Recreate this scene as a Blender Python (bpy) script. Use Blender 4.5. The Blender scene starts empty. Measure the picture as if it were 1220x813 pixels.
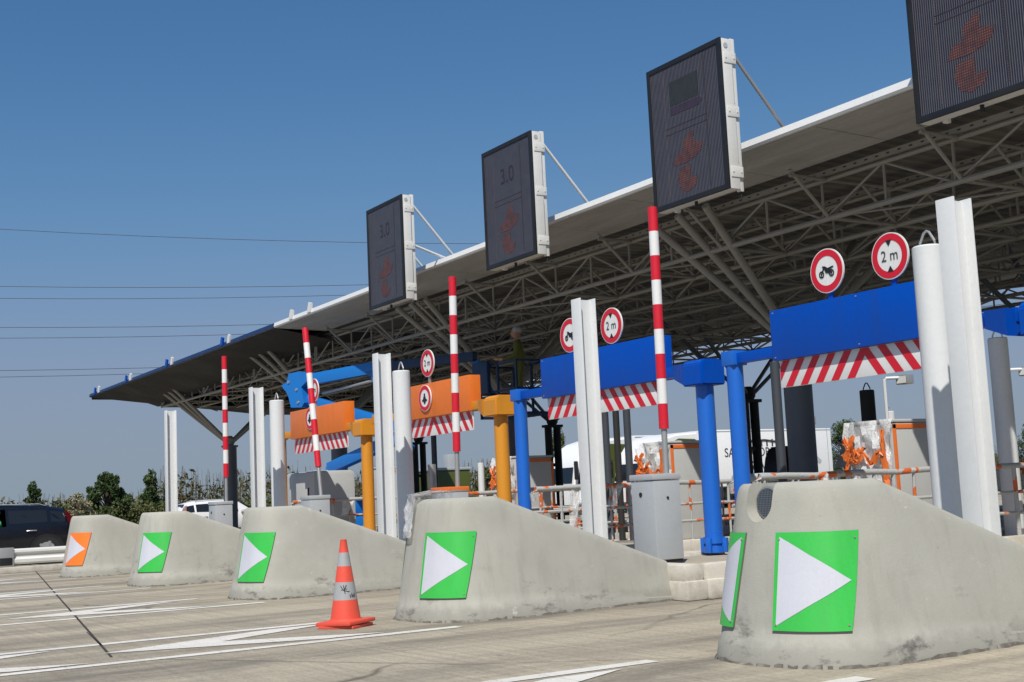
import bpy, bmesh, math, random
import numpy as np
from mathutils import Vector, Matrix
random.seed(7)
rng = np.random.default_rng(11)
SC = bpy.context.scene
COL = SC.collection
PITCH = 4.45                      # metres between toll islands


def XK(k):
    return -5.6 - PITCH * k       # axis of island k, counted away from the camera


# ------------------------------------------------------------------ materials
def lin(c):
    return tuple((x / 12.92 if x <= .04045 else ((x + .055) / 1.055) ** 2.4) for x in c)


class NT:
    def __init__(s, name):
        s.m = bpy.data.materials.new(name)
        s.m.use_nodes = True
        s.t = s.m.node_tree
        s.b = s.t.nodes['Principled BSDF']

    def n(s, kind, **kw):
        nd = s.t.nodes.new(kind)
        for k, v in kw.items():
            if k.startswith('i_'):
                nd.inputs[int(k[2:])].default_value = v
            else:
                setattr(nd, k, v)
        return nd

    def l(s, a, b):
        s.t.links.new(a, b)

    def noise(s, vec, scale, detail=5, rough=.6):
        nd = s.n('ShaderNodeTexNoise')
        nd.inputs['Scale'].default_value = scale
        nd.inputs['Detail'].default_value = detail
        nd.inputs['Roughness'].default_value = rough
        if vec:
            s.l(vec, nd.inputs['Vector'])
        return nd.outputs['Fac']

    def ramp(s, fac, pts):
        nd = s.n('ShaderNodeValToRGB')
        e = nd.color_ramp.elements
        while len(e) < len(pts):
            e.new(.5)
        for i, (p, c) in enumerate(pts):
            e[i].position = p
            if not isinstance(c, (tuple, list)):
                c = (c, c, c)
            e[i].color = (*c, 1)
        s.l(fac, nd.inputs['Fac'])
        return nd.outputs['Color']

    def mix(s, fac, a, b, mode='MIX'):
        nd = s.n('ShaderNodeMix', data_type='RGBA', blend_type=mode)
        for idx, v in ((0, fac), (6, a), (7, b)):
            if isinstance(v, (int, float)):
                nd.inputs[idx].default_value = v
            elif isinstance(v, tuple):
                nd.inputs[idx].default_value = (*v, 1)
            else:
                s.l(v, nd.inputs[idx])
        return nd.outputs[2]

    def math(s, op, a, b=0.0, clamp=False):
        nd = s.n('ShaderNodeMath', operation=op, use_clamp=clamp)
        for i, v in ((0, a), (1, b)):
            if isinstance(v, (int, float)):
                nd.inputs[i].default_value = v
            else:
                s.l(v, nd.inputs[i])
        return nd.outputs[0]

    def pos(s, scale=(1, 1, 1)):
        g = s.n('ShaderNodeNewGeometry')
        if scale == (1, 1, 1):
            return g.outputs['Position']
        mp = s.n('ShaderNodeMapping')
        mp.inputs['Scale'].default_value = scale
        s.l(g.outputs['Position'], mp.inputs['Vector'])
        return mp.outputs['Vector']

    def bump(s, h, strength=.3, dist=.01):
        nd = s.n('ShaderNodeBump')
        nd.inputs['Strength'].default_value = strength
        nd.inputs['Distance'].default_value = dist
        s.l(h, nd.inputs['Height'])
        s.l(nd.outputs['Normal'], s.b.inputs['Normal'])

    def set(s, rough=.5, metal=0.0, spec=.5):
        s.b.inputs['Roughness'].default_value = rough
        s.b.inputs['Metallic'].default_value = metal
        s.b.inputs['Specular IOR Level'].default_value = spec


def paint(name, col, rough=.4, metal=0.0, wear=.18, scale=3.0, dirt=None, bump=.08, spec=.5, chips=0.0):
    """painted or plain surface: slightly uneven colour, a bit of grime, a fine bump"""
    t = NT(name)
    p = t.pos()
    big = t.noise(p, scale, 6, .65)
    fine = t.noise(p, scale * 14, 3, .6)
    d = dirt or tuple(c * .55 + .02 for c in col)
    f = t.ramp(big, [(.45, 0), (.78, wear)])
    c = t.mix(f, tuple(col), tuple(d))
    if chips:
        ch = t.noise(p, 13, 8, .8)
        c = t.mix(t.ramp(ch, [(.66, 0), (.69, chips)]), c, tuple(min(1, q * .5 + .16) for q in col))
        run = t.noise(t.pos((7, 7, .5)), 1.3, 5, .6)
        c = t.mix(t.ramp(run, [(.50, 0), (.74, chips * .8)]), c, tuple(q * .55 + .015 for q in col))
    c = t.mix(.12, c, t.ramp(fine, [(.3, .55), (.7, 1.0)]), 'MULTIPLY')
    t.l(c, t.b.inputs['Base Color'])
    t.set(rough, metal, spec)
    r = t.ramp(big, [(.3, max(rough - .08, .05)), (.75, min(rough + .15, 1))])
    t.l(r, t.b.inputs['Roughness'])
    if bump:
        t.bump(fine, bump, .004)
    return t.m


def mat_concrete_nose():
    t = NT('cast_concrete')
    p = t.pos()
    big = t.noise(p, 1.6, 7, .62)
    mid = t.noise(p, 9, 6, .7)
    fin = t.noise(p, 90, 3, .7)
    streak = t.noise(t.pos((9, 9, .8)), 1.0, 5, .6)
    c = t.mix(t.ramp(big, [(.3, 0), (.7, 1)]), (.41, .405, .355), (.345, .338, .295))
    c = t.mix(t.ramp(streak, [(.52, 0), (.75, .45)]), c, (.27, .26, .225))
    c = t.mix(t.ramp(mid, [(.60, 0), (.72, .40)]), c, (.47, .46, .42))
    c = t.mix(t.ramp(fin, [(.70, 0), (.78, .55)]), c, (.18, .175, .16))
    # splash dirt: an uneven dark band the wheels throw up along the foot
    sep = t.n('ShaderNodeSeparateXYZ')
    t.l(p, sep.inputs[0])
    z = sep.outputs['Z']
    zz = t.math('ADD', z, t.math('MULTIPLY', t.math('SUBTRACT', mid, .5), .16))
    band = t.ramp(zz, [(.09, .45), (.15, .0)])
    c = t.mix(band, c, (.20, .19, .165))
    # black tyre scuffs, light chips
    sc = t.noise(t.pos((2.2, 2.2, 5)), 1.1, 8, .72)
    lowz = t.ramp(z, [(.08, 1), (.52, 0)])
    f = t.math('MULTIPLY', t.ramp(sc, [(.56, 0), (.68, .85)]), lowz)
    c = t.mix(f, c, (.06, .058, .055))
    ch = t.noise(t.pos((1, 1, 1.6)), 4.2, 9, .78)
    c = t.mix(t.ramp(ch, [(.635, 0), (.665, .6)]), c, (.60, .58, .53))
    pit = t.noise(p, 21, 6, .75)
    c = t.mix(t.ramp(pit, [(.66, 0), (.71, .6)]), c, (.16, .155, .14))
    t.l(c, t.b.inputs['Base Color'])
    t.set(.85, 0, .3)
    h = t.math('ADD', t.math('MULTIPLY', mid, .6), t.math('MULTIPLY', fin, .4))
    t.bump(h, .35, .012)
    return t.m


def mat_pavement():
    t = NT('concrete_slab_pavement')
    p = t.pos()
    big = t.noise(p, .22, 6, .6)
    along = t.noise(t.pos((1.5, .13, 1)), 1.0, 6, .65)       # wheel wear along the lanes
    across = t.noise(t.pos((.25, 16, 1)), 1.0, 4, .6)         # broom finish
    mid = t.noise(p, 5, 7, .72)
    fin = t.noise(p, 60, 4, .75)
    c = t.mix(t.ramp(big, [(.3, 0), (.7, 1)]), (.49, .43, .325), (.41, .362, .275))
    c = t.mix(t.ramp(along, [(.43, 0), (.66, .8)]), c, (.165, .147, .12))
    c = t.mix(t.ramp(across, [(.35, .35), (.65, 0)]), c, (.17, .15, .12))
    c = t.mix(t.ramp(mid, [(.60, 0), (.80, .60)]), c, (.13, .115, .095))
    c = t.mix(t.ramp(mid, [(.22, .35), (.42, 0)]), c, (.40, .36, .29))
    c = t.mix(t.ramp(fin, [(.60, 0), (.72, .5)]), c, (.44, .40, .33))
    c = t.mix(t.ramp(fin, [(.28, .6), (.40, 0)]), c, (.12, .105, .085))
    agg = t.noise(t.pos((1, 1.6, 1)), 26, 5, .8)
    c = t.mix(t.ramp(agg, [(.52, 0), (.66, .65)]), c, (.15, .132, .105))
    c = t.mix(t.ramp(agg, [(.34, .5), (.46, 0)]), c, (.46, .42, .34))
    stain = t.noise(t.pos((.55, .16, 1)), 1.3, 8, .72)
    c = t.mix(t.ramp(stain, [(.52, 0), (.64, .65)]), c, (.13, .12, .105))
    spot = t.noise(t.pos((1, .7, 1)), 2.3, 9, .75)
    c = t.mix(t.ramp(spot, [(.65, 0), (.70, .6)]), c, (.085, .078, .068))
    # random fine cracks
    v = t.n('ShaderNodeTexVoronoi', feature='DISTANCE_TO_EDGE')
    v.inputs['Scale'].default_value = .42
    w = t.n('ShaderNodeTexNoise')
    w.inputs['Scale'].default_value = 1.3
    t.l(p, w.inputs['Vector'])
    mx = t.n('ShaderNodeMix', data_type='VECTOR')
    mx.inputs[0].default_value = .35
    t.l(p, mx.inputs[4])
    t.l(w.outputs['Color'], mx.inputs[5])
    t.l(mx.outputs[1], v.inputs['Vector'])
    crack = t.ramp(v.outputs['Distance'], [(.0, .75), (.012, 0)])
    crack = t.math('MULTIPLY', crack, t.ramp(big, [(.50, 0), (.58, 1)]))
    c = t.mix(crack, c, (.07, .062, .05))
    t.l(c, t.b.inputs['Base Color'])
    t.set(.9, 0, .25)
    h = t.math('ADD', t.math('MULTIPLY', across, .5), t.math('MULTIPLY', fin, .6))
    t.bump(h, .5, .012)
    return t.m


def mat_road_paint():
    t = NT('worn_road_paint')
    p = t.pos()
    big = t.noise(t.pos((1, .35, 1)), 2.5, 6, .7)
    mid = t.noise(t.pos((1.0, 12, 1)), 1.6, 4, .7)
    fin = t.noise(p, 55, 4, .75)
    c = t.mix(t.ramp(big, [(.35, 0), (.7, .6)]), (.72, .70, .65), (.48, .45, .39))
    wear = t.math('ADD', t.math('MULTIPLY', fin, .55), t.math('MULTIPLY', mid, .45))
    c = t.mix(t.ramp(wear, [(.54, 0), (.62, .75)]), c, (.27, .235, .18))
    t.l(c, t.b.inputs['Base Color'])
    t.set(.75, 0, .3)
    t.bump(fin, .35, .008)
    return t.m


def mat_wrapped(name, seed):
    """pipe wrapped in cloudy film with bands of orange tape"""
    t = NT(name)
    p = t.pos((1, 1, 1))
    b = t.noise(p, 3.4 + seed, 2, .5)
    f = t.noise(p, 40, 4, .7)
    c = t.ramp(b, [(.0, (.42, .43, .42)), (.56, (.46, .46, .45)), (.57, (.66, .15, .035)), (.66, (.62, .13, .03)), (.67, (.50, .50, .48))])
    c = t.mix(.25, c, t.ramp(f, [(.3, .4), (.7, 1)]), 'MULTIPLY')
    t.l(c, t.b.inputs['Base Color'])
    t.set(.35, 0, .5)
    t.bump(f, .5, .02)
    return t.m


def mat_film():
    t = NT('clear_plastic_film')
    p = t.pos((1, 1, .6))
    f = t.noise(p, 9, 6, .7)
    tr = t.n('ShaderNodeBsdfTransparent')
    mx = t.n('ShaderNodeMixShader')
    t.b.inputs['Base Color'].default_value = (.82, .83, .83, 1)
    t.set(.18, 0, .7)
    t.bump(f, 1.0, .05)
    t.l(t.ramp(f, [(.35, .35), (.62, .8)]), mx.inputs[0])
    t.l(tr.outputs[0], mx.inputs[1])
    t.l(t.b.outputs[0], mx.inputs[2])
    t.l(mx.outputs[0], t.t.nodes['Material Output'].inputs['Surface'])
    return t.m


def mat_screen():
    """louvred face of a matrix sign: fine vertical slats over a dark panel"""
    t = NT('matrix_sign_face')
    tc = t.n('ShaderNodeTexCoord')
    sep = t.n('ShaderNodeSeparateXYZ')
    t.l(tc.outputs['Object'], sep.inputs[0])
    fx = t.math('FRACT', t.math('MULTIPLY', sep.outputs['X'], 36.0))
    fz = t.math('FRACT', t.math('MULTIPLY', sep.outputs['Z'], 36.0))
    sl = t.ramp(fx, [(.0, .0), (.25, .08), (.42, 1), (.56, 1), (.74, .08)])
    c = t.mix(sl, (.012, .012, .020), (.125, .118, .138))
    rows = t.ramp(fz, [(.0, .55), (.2, 1), (.8, 1)])
    c = t.mix(.6, c, rows, 'MULTIPLY')
    n = t.noise(t.pos(), 5, 5, .7)
    c = t.mix(t.ramp(n, [(.4, 0), (.75, .25)]), c, (.10, .10, .10))
    t.l(c, t.b.inputs['Base Color'])
    t.set(.35, 0, .5)
    t.bump(sl, .6, .006)
    return t.m


def mat_led(name, col, emit):
    t = NT(name)
    tc = t.n('ShaderNodeTexCoord')
    sep = t.n('ShaderNodeSeparateXYZ')
    t.l(tc.outputs['Object'], sep.inputs[0])
    fx = t.math('FRACT', t.math('MULTIPLY', sep.outputs['X'], 36.0))
    fz = t.math('FRACT', t.math('MULTIPLY', sep.outputs['Z'], 36.0))
    d = t.math('MULTIPLY', t.ramp(fx, [(.12, .12), (.36, 1), (.60, 1), (.84, .12)]), t.ramp(fz, [(.12, .2), (.38, 1), (.62, 1), (.88, .2)]))
    dead = t.noise(t.pos(), 11, 5, .75)
    d = t.math('MULTIPLY', d, t.ramp(dead, [(.36, .35), (.58, 1)]))
    c = t.mix(d, (.022, .018, .024), tuple(col))
    t.l(c, t.b.inputs['Base Color'])
    t.l(c, t.b.inputs['Emission Color'])
    t.b.inputs['Emission Strength'].default_value = emit
    t.set(.5)
    return t.m


def mat_leaf(name, a, b, scale=.9):
    t = NT(name)
    n = t.noise(t.pos(), scale, 4, .7)
    n2 = t.noise(t.pos(), 9, 3, .7)
    c = t.mix(t.ramp(n, [(.35, 0), (.65, 1)]), tuple(a), tuple(b))
    c = t.mix(.5, c, t.ramp(n2, [(.3, .45), (.7, 1)]), 'MULTIPLY')
    t.l(c, t.b.inputs['Base Color'])
    t.set(.6, 0, .3)
    t.b.inputs['Transmission Weight'].default_value = 0
    return t.m


def mat_field():
    t = NT('dry_grass_field')
    p = t.pos()
    n = t.noise(p, .15, 7, .7)
    f = t.noise(p, 4, 5, .7)
    c = t.mix(t.ramp(n, [(.35, 0), (.65, 1)]), (.13, .11, .05), (.07, .085, .03))
    c = t.mix(.5, c, t.ramp(f, [(.3, .5), (.7, 1)]), 'MULTIPLY')
    t.l(c, t.b.inputs['Base Color'])
    t.set(.9, 0, .2)
    t.bump(f, .6, .05)
    return t.m


def mat_glass():
    t = NT('tinted_window_glass')
    t.b.inputs['Base Color'].default_value = (.012, .015, .018, 1)
    t.set(.05, 0, .6)
    return t.m


M = dict(
    nose=mat_concrete_nose(), pave=mat_pavement(), line=mat_road_paint(), field=mat_field(),
    mortar=paint('crumbling_mortar', (.12, .11, .09), .95, wear=.9, scale=9, dirt=(.40, .38, .33), bump=.8),
    joint=paint('joint_sealant', (.045, .038, .03), .8),
    green=paint('green_reflective_sheet', (.045, .48, .07), .35, wear=.22, scale=4, bump=.06, chips=.30),
    orangesheet=paint('orange_reflective_sheet', (.86, .19, .02), .35, wear=.1, scale=6, bump=.03),
    sheet=paint('white_reflective_sheet', (.56, .57, .63), .4, wear=.2, scale=4, bump=.06, dirt=(.40, .40, .42), chips=.22),
    edge=paint('sheet_edge_metal', (.10, .16, .10), .5),
    white=paint('white_paint', (.665, .68, .68), .38, wear=.14, scale=2.2),
    whitewarm=paint('sign_cabinet_white', (.66, .66, .63), .45, wear=.22, scale=3, dirt=(.40, .37, .30)),
    offgrey=paint('grey_powder_coat', (.40, .425, .445), .42, wear=.2, scale=2.5),
    ltgrey=paint('light_grey_casing', (.47, .48, .47), .45, wear=.2),
    steel=paint('galvanised_steel', (.42, .43, .43), .42, .55, wear=.3, scale=4),
    red=paint('red_stripe_paint', (.60, .012, .03), .38, wear=.12, scale=4),
    stripewhite=paint('stripe_white', (.74, .74, .73), .4, wear=.1, scale=4),
    blue=paint('blue_gantry_paint', (.0, .068, .43), .32, wear=.22, scale=1.8, dirt=(.002, .05, .30), bump=.05, spec=.25, chips=.45),
    bluepost=paint('blue_post_paint', (.012, .13, .56), .32, wear=.25, scale=2.5, dirt=(.01, .08, .36), chips=.45),
    orange=paint('orange_gantry_paint', (.74, .175, .022), .38, wear=.25, scale=2, chips=.35),
    yellow=paint('yellow_ochre_post_paint', (.66, .27, .022), .38, wear=.25, scale=2.5, dirt=(.42, .15, .01), chips=.4),
    black=paint('black_trim', (.012, .012, .014), .45),
    blackmatt=paint('black_rubber_and_shade', (.018, .018, .018), .75),
    slimcol=paint('dark_post_paint', (.045, .052, .064), .5, wear=.3, scale=1.5),
    darkcol=paint('slate_column_paint', (.11, .13, .16), .5, wear=.3, scale=1.5),
    truss=paint('truss_grey_paint', (.285, .28, .26), .5, wear=.35, scale=2, dirt=(.17, .155, .13)),
    deck=None,
    lip=paint('white_edge_flashing', (.74, .75, .75), .35, wear=.15),
    bluelip=paint('blue_edge_flashing', (.006, .024, .10), .35, wear=.2),
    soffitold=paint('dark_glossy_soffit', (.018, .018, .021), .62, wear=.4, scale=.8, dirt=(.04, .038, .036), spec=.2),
    kerb=paint('whitewashed_kerb_stone', (.56, .53, .46), .85, wear=.75, scale=4, dirt=(.24, .21, .16), bump=.6),
    kerbtop=paint('island_slab', (.36, .32, .25), .88, wear=.6, scale=2, dirt=(.2, .175, .13), bump=.5),
    wrapa=mat_wrapped('wrapped_rail_a', 0), wrapb=mat_wrapped('wrapped_rail_b', .9),
    film=mat_film(), tape=paint('orange_tape', (.74, .17, .03), .4, wear=.25, scale=8, bump=.5),
    sleeve=paint('pale_blue_foam_sleeve', (.40, .50, .52), .6, wear=.3, scale=8, bump=.5),
    cone=paint('cone_orange_plastic', (.72, .085, .05), .45, wear=.35, scale=6, dirt=(.55, .06, .04)),
    conegrey=paint('cone_grey_band', (.34, .35, .36), .5, wear=.4, scale=9, dirt=(.2, .2, .2)),
    screen=mat_screen(), led=mat_led('red_diodes', (.25, .078, .048), .07), ledpink=mat_led('pink_diodes', (.15, .115, .13), .03),
    leddim=mat_led('dim_violet_diodes', (.085, .045, .10), .03), ledgreen=mat_led('dim_green_diodes', (.035, .06, .045), .02),
    glass=mat_glass(), tyre=paint('tyre_rubber', (.015, .015, .015), .8),
    carblack=paint('dark_car_paint', (.006, .008, .014), .16, wear=.05, bump=0),
    carwhite=paint('white_car_paint', (.72, .72, .72), .25, wear=.05, bump=0),
    alloy=paint('alloy_rim', (.5, .5, .51), .35, .6),
    redlamp=paint('red_lamp_lens', (.11, .006, .009), .2),
    skin=paint('skin', (.42, .24, .17), .6), shirt=paint('bright_green_shirt', (.07, .55, .17), .7),
    hivis=paint('yellow_workwear', (.12, .135, .018), .7), cloth=paint('dark_trousers', (.03, .035, .05), .8), hair=paint('dark_hair', (.02, .015, .01), .6),
    shadedblue=paint('shaded_lift_paint', (.006, .03, .09), .5),  # lift blue with the canopy shade put into the colour
    liftblue=paint('lift_blue_paint', (.01, .17, .55), .32, wear=.25),
    truckwhite=paint('truck_white', (.78, .79, .79), .35, wear=.08, scale=1),
    olive=paint('olive_truck_panel', (.075, .095, .012), .45),
    letter=paint('dark_lettering', (.05, .055, .06), .5),
    bark=paint('bark', (.10, .08, .055), .9, scale=6, bump=.8),
    leafdark=mat_leaf('dark_foliage', (.036, .068, .020), (.075, .112, .036)),
    leafmid=mat_leaf('mid_foliage', (.05, .075, .02), (.10, .12, .03)),
    leafdry=mat_leaf('dry_hedge_foliage', (.085, .075, .032), (.14, .115, .055), .5),
    leafbush=mat_leaf('bush_foliage', (.055, .078, .022), (.135, .145, .05), .8),
    leafpale=mat_leaf('pale_shrub_foliage', (.22, .21, .12), (.32, .30, .19)),
    binblack=paint('black_wrapping', (.010, .010, .012), .5, bump=.4),
    wire=paint('dark_cable', (.05, .055, .065), .6),
    lampglass=paint('floodlight_glass', (.75, .75, .72), .15),
)


def mat_deck():
    t = NT('ribbed_roof_underside')
    p = t.pos()
    sep = t.n('ShaderNodeSeparateXYZ')
    t.l(p, sep.inputs[0])
    rib = t.math('FRACT', t.math('MULTIPLY', sep.outputs['X'], 4.0))
    r = t.ramp(rib, [(0, 0), (.12, 1), (.5, 1), (.62, 0)])
    n = t.noise(t.pos((.3, 2, 1)), .9, 6, .65)
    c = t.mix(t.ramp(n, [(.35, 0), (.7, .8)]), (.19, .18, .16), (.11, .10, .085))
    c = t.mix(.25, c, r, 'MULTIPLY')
    t.l(c, t.b.inputs['Base Color'])
    t.set(.55)
    t.bump(r, .6, .03)
    return t.m


def mat_soffit():
    t = NT('grey_soffit_sheet')
    p = t.pos()
    n = t.noise(t.pos((.5, 3, 1)), 1.1, 7, .7)
    f = t.noise(p, 14, 4, .7)
    c = t.mix(t.ramp(n, [(.35, 0), (.7, .85)]), (.45, .455, .44), (.30, .295, .275))
    c = t.mix(.3, c, t.ramp(f, [(.3, .5), (.7, 1)]), 'MULTIPLY')
    t.l(c, t.b.inputs['Base Color'])
    t.set(.6)
    t.bump(n, .3, .03)
    return t.m


M['deck'] = mat_deck()
M['soffit'] = mat_soffit()


# ------------------------------------------------------------------ mesh helpers
def B():
    return bmesh.new()


def box(bm, x0, x1, y0, y1, z0, z1, bev=0.0, mi=0, mat=None):
    r = bmesh.ops.create_cube(bm, size=1.0)
    vs = r['verts']
    m = Matrix.Translation(((x0 + x1) / 2, (y0 + y1) / 2, (z0 + z1) / 2)) @ Matrix.Diagonal((abs(x1 - x0), abs(y1 - y0), abs(z1 - z0), 1))
    if mat is not None:
        m = mat @ m
    bmesh.ops.transform(bm, matrix=m, verts=vs)
    fs = list({f for v in vs for f in v.link_faces})
    for f in fs:
        f.material_index = mi
    if bev:
        es = list({e for v in vs for e in v.link_edges})
        g = bmesh.ops.bevel(bm, geom=es, offset=bev, segments=2, profile=.6, affect='EDGES')
        for f in g['faces']:
            f.material_index = mi


def frame_of(d):
    d = Vector(d).normalized()
    a = Vector((0, 0, 1)) if abs(d.z) < .95 else Vector((0, 1, 0))
    u = d.cross(a).normalized()
    return u, d.cross(u).normalized()


def tube(bm, p0, p1, r0, r1=None, n=14, mi=0, cap=True):
    if r1 is None:
        r1 = r0
    p0, p1 = Vector(p0), Vector(p1)
    u, v = frame_of(p1 - p0)
    A = []
    Bv = []
    for i in range(n):
        a = 2 * math.pi * i / n
        o = u * math.cos(a) + v * math.sin(a)
        A.append(bm.verts.new(p0 + o * r0))
        Bv.append(bm.verts.new(p1 + o * r1))
    for i in range(n):
        j = (i + 1) % n
        f = bm.faces.new((A[i], Bv[i], Bv[j], A[j]))
        f.material_index = mi
    if cap:
        bm.faces.new(A).material_index = mi
        bm.faces.new(Bv[::-1]).material_index = mi


def path(bm, pts, r, n=8, mi=0):
    pts = [Vector(p) for p in pts]
    rings = []
    for i, p in enumerate(pts):
        d = (pts[min(i + 1, len(pts) - 1)] - pts[max(i - 1, 0)])
        u, v = frame_of(d)
        rr = r[i] if isinstance(r, (list, tuple)) else r
        rings.append([bm.verts.new(p + (u * math.cos(2 * math.pi * k / n) + v * math.sin(2 * math.pi * k / n)) * rr) for k in range(n)])
    for a, b in zip(rings, rings[1:]):
        for k in range(n):
            f = bm.faces.new((a[k], b[k], b[(k + 1) % n], a[(k + 1) % n]))
            f.material_index = mi
    bm.faces.new(rings[0]).material_index = mi
    bm.faces.new(rings[-1][::-1]).material_index = mi


def lathe(bm, prof, n=28, mi=None, c=(0, 0, 0)):
    """prof: list of (r, z) or (r, z, material of the band above)"""
    rings = []
    for q in prof:
        r, z = q[0], q[1]
        rings.append([bm.verts.new((c[0] + r * math.cos(2 * math.pi * k / n), c[1] + r * math.sin(2 * math.pi * k / n), c[2] + z)) for k in range(n)])
    for a, b, q in zip(rings, rings[1:], prof):
        for k in range(n):
            f = bm.faces.new((a[k], a[(k + 1) % n], b[(k + 1) % n], b[k]))
            f.material_index = q[2] if len(q) > 2 else 0
    bm.faces.new(rings[0][::-1])
    f = bm.faces.new(rings[-1])
    f.material_index = prof[-2][2] if len(prof[-2]) > 2 else 0


def prism(bm, poly, vec, mi=0):
    a = [bm.verts.new(p) for p in poly]
    b = [bm.verts.new(Vector(p) + Vector(vec)) for p in poly]
    n = len(a)
    fs = [bm.faces.new(a[::-1]), bm.faces.new(b)]
    for i in range(n):
        fs.append(bm.faces.new((a[i], a[(i + 1) % n], b[(i + 1) % n], b[i])))
    for f in fs:
        f.material_index = mi


def disc(bm, c, r, ny, th, n=36, mi=0):
    """disc facing -y, front face at c.y"""
    tube(bm, c, (c[0], c[1] + th, c[2]), r, n=n, mi=mi)


def sheet(bm, pts, mi=0):
    f = bm.faces.new([bm.verts.new(p) for p in pts])
    f.material_index = mi


def obj(name, bm, mats, parent=None, loc=None, flat=False, angle=38):
    bmesh.ops.recalc_face_normals(bm, faces=bm.faces[:])
    me = bpy.data.meshes.new(name)
    bm.to_mesh(me)
    bm.free()
    for m in (mats if isinstance(mats, (list, tuple)) else [mats]):
        me.materials.append(m)
    if not flat:
        me.shade_smooth()
        me.set_sharp_from_angle(angle=math.radians(angle))
    o = bpy.data.objects.new(name, me)
    COL.objects.link(o)
    if parent:
        o.parent = parent
    if loc:
        o.location = loc
    return o


def raw(name, verts, faces, mat, parent=None, smooth=False):
    me = bpy.data.meshes.new(name)
    me.from_pydata([tuple(v) for v in verts], [], [tuple(f) for f in faces])
    me.materials.append(mat)
    if smooth:
        me.shade_smooth()
    o = bpy.data.objects.new(name, me)
    COL.objects.link(o)
    if parent:
        o.parent = parent
    return o


def tag(o, label, cat, group=None, kind=None):
    o['label'] = label
    o['category'] = cat
    if group:
        o['group'] = group
    if kind:
        o['kind'] = kind
    return o


def thing(name, loc, label, cat, group=None, rz=0.0):
    o = bpy.data.objects.new(name, None)
    o.empty_display_size = .2
    COL.objects.link(o)
    o.location = loc
    o.rotation_euler = (0, 0, rz)
    return tag(o, label, cat, group)


def structure(o):
    o['kind'] = 'structure'
    return o


KIDS = {}


def copy_tree(o, parent=None, loc=None, label=None):
    c = o.copy()
    COL.objects.link(c)
    if parent:
        c.parent = parent
    if loc:
        c.location = loc
    if label:
        c['label'] = label
    for ch in [x for x in list(COL.objects) if x.parent == o]:
        copy_tree(ch, c)
    return c


def text_mesh(name, body, size, depth, mat, parent, loc, rot, align='CENTER', sx=1.0):
    cu = bpy.data.curves.new(name, 'FONT')
    cu.body = body
    cu.size = size
    cu.extrude = depth
    cu.align_x = align
    cu.align_y = 'CENTER'
    cu.resolution_u = 6
    tmp = bpy.data.objects.new(name + '_tmp', cu)
    COL.objects.link(tmp)
    bpy.context.view_layer.update()
    dg = bpy.context.evaluated_depsgraph_get()
    me = bpy.data.meshes.new_from_object(tmp.evaluated_get(dg))
    bpy.data.objects.remove(tmp)
    me.materials.clear()
    me.materials.append(mat)
    o = bpy.data.objects.new(name, me)
    COL.objects.link(o)
    o.parent = parent
    o.location = loc
    o.rotation_euler = rot
    o.scale = (sx, 1, 1)
    return o


FACE = (math.pi / 2, 0, 0)          # text that faces -y (towards the traffic)


def leaf_quads(centres, radii, n, size, stretch=1.0, up=0.0):
    """n small leaf faces spread in ellipsoid shells -> verts, faces"""
    c = np.asarray(centres, float)
    r = np.asarray(radii, float)
    if r.ndim == 1:
        r = np.repeat(r[:, None], 3, 1)
    vol = r.prod(1) ** (2 / 3)
    idx = rng.choice(len(c), n, p=vol / vol.sum())
    d = rng.normal(size=(n, 3))
    d /= np.linalg.norm(d, axis=1)[:, None]
    rad = rng.uniform(.35, 1.05, n) ** .6
    p = c[idx] + d * r[idx] * rad[:, None]
    a = rng.normal(size=(n, 3))
    a[:, 2] += up
    a /= np.linalg.norm(a, axis=1)[:, None]
    b = np.cross(a, rng.normal(size=(n, 3)))
    b /= np.linalg.norm(b, axis=1)[:, None]
    s = size * rng.uniform(.55, 1.4, n)[:, None]
    v = np.stack([p - a * s * stretch, p + b * s * .6, p + a * s * stretch, p - b * s * .6], 1).reshape(-1, 3)
    f = np.arange(4 * n).reshape(-1, 4)
    return v, f


# ------------------------------------------------------------------ ground
bm = B()
sheet(bm, [(-2500, -2500, -.012), (2500, -2500, -.012), (2500, 2500, -.012), (-2500, 2500, -.012)])
structure(obj('field', bm, M['field'], flat=True))
bm = B()
sheet(bm, [(-57, -160, 0), (60, -160, 0), (60, 220, 0), (-57, 220, 0)])
structure(obj('road_pavement', bm, M['pave'], flat=True))

# slab joints: one long joint across the approach, others further back, and lane joints
bm = B()


def strip(bm, a, b, w, z=.004, mi=0):
    a, b = Vector((*a, z)), Vector((*b, z))
    d = (b - a).normalized()
    s = Vector((-d.y, d.x, 0)) * w / 2
    sheet(bm, [a + s, b + s, b - s, a - s], mi)


strip(bm, (-52, 9.7), (-10.25, 2.59), .022)
strip(bm, (-10.25, 2.59), (-9.9, 2.53), .02)
strip(bm, (-52, 1.5), (-20, -3.9), .03)
strip(bm, (-9.42, 2.75), (-7.3, 4.1), .008)
strip(bm, (-7.3, 4.1), (-6.4, 5.2), .006)
strip(bm, (-12.2, 2.9), (-10.9, 2.70), .008)
structure(obj('pavement_joints', bm, M['joint'], flat=True))

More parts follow.
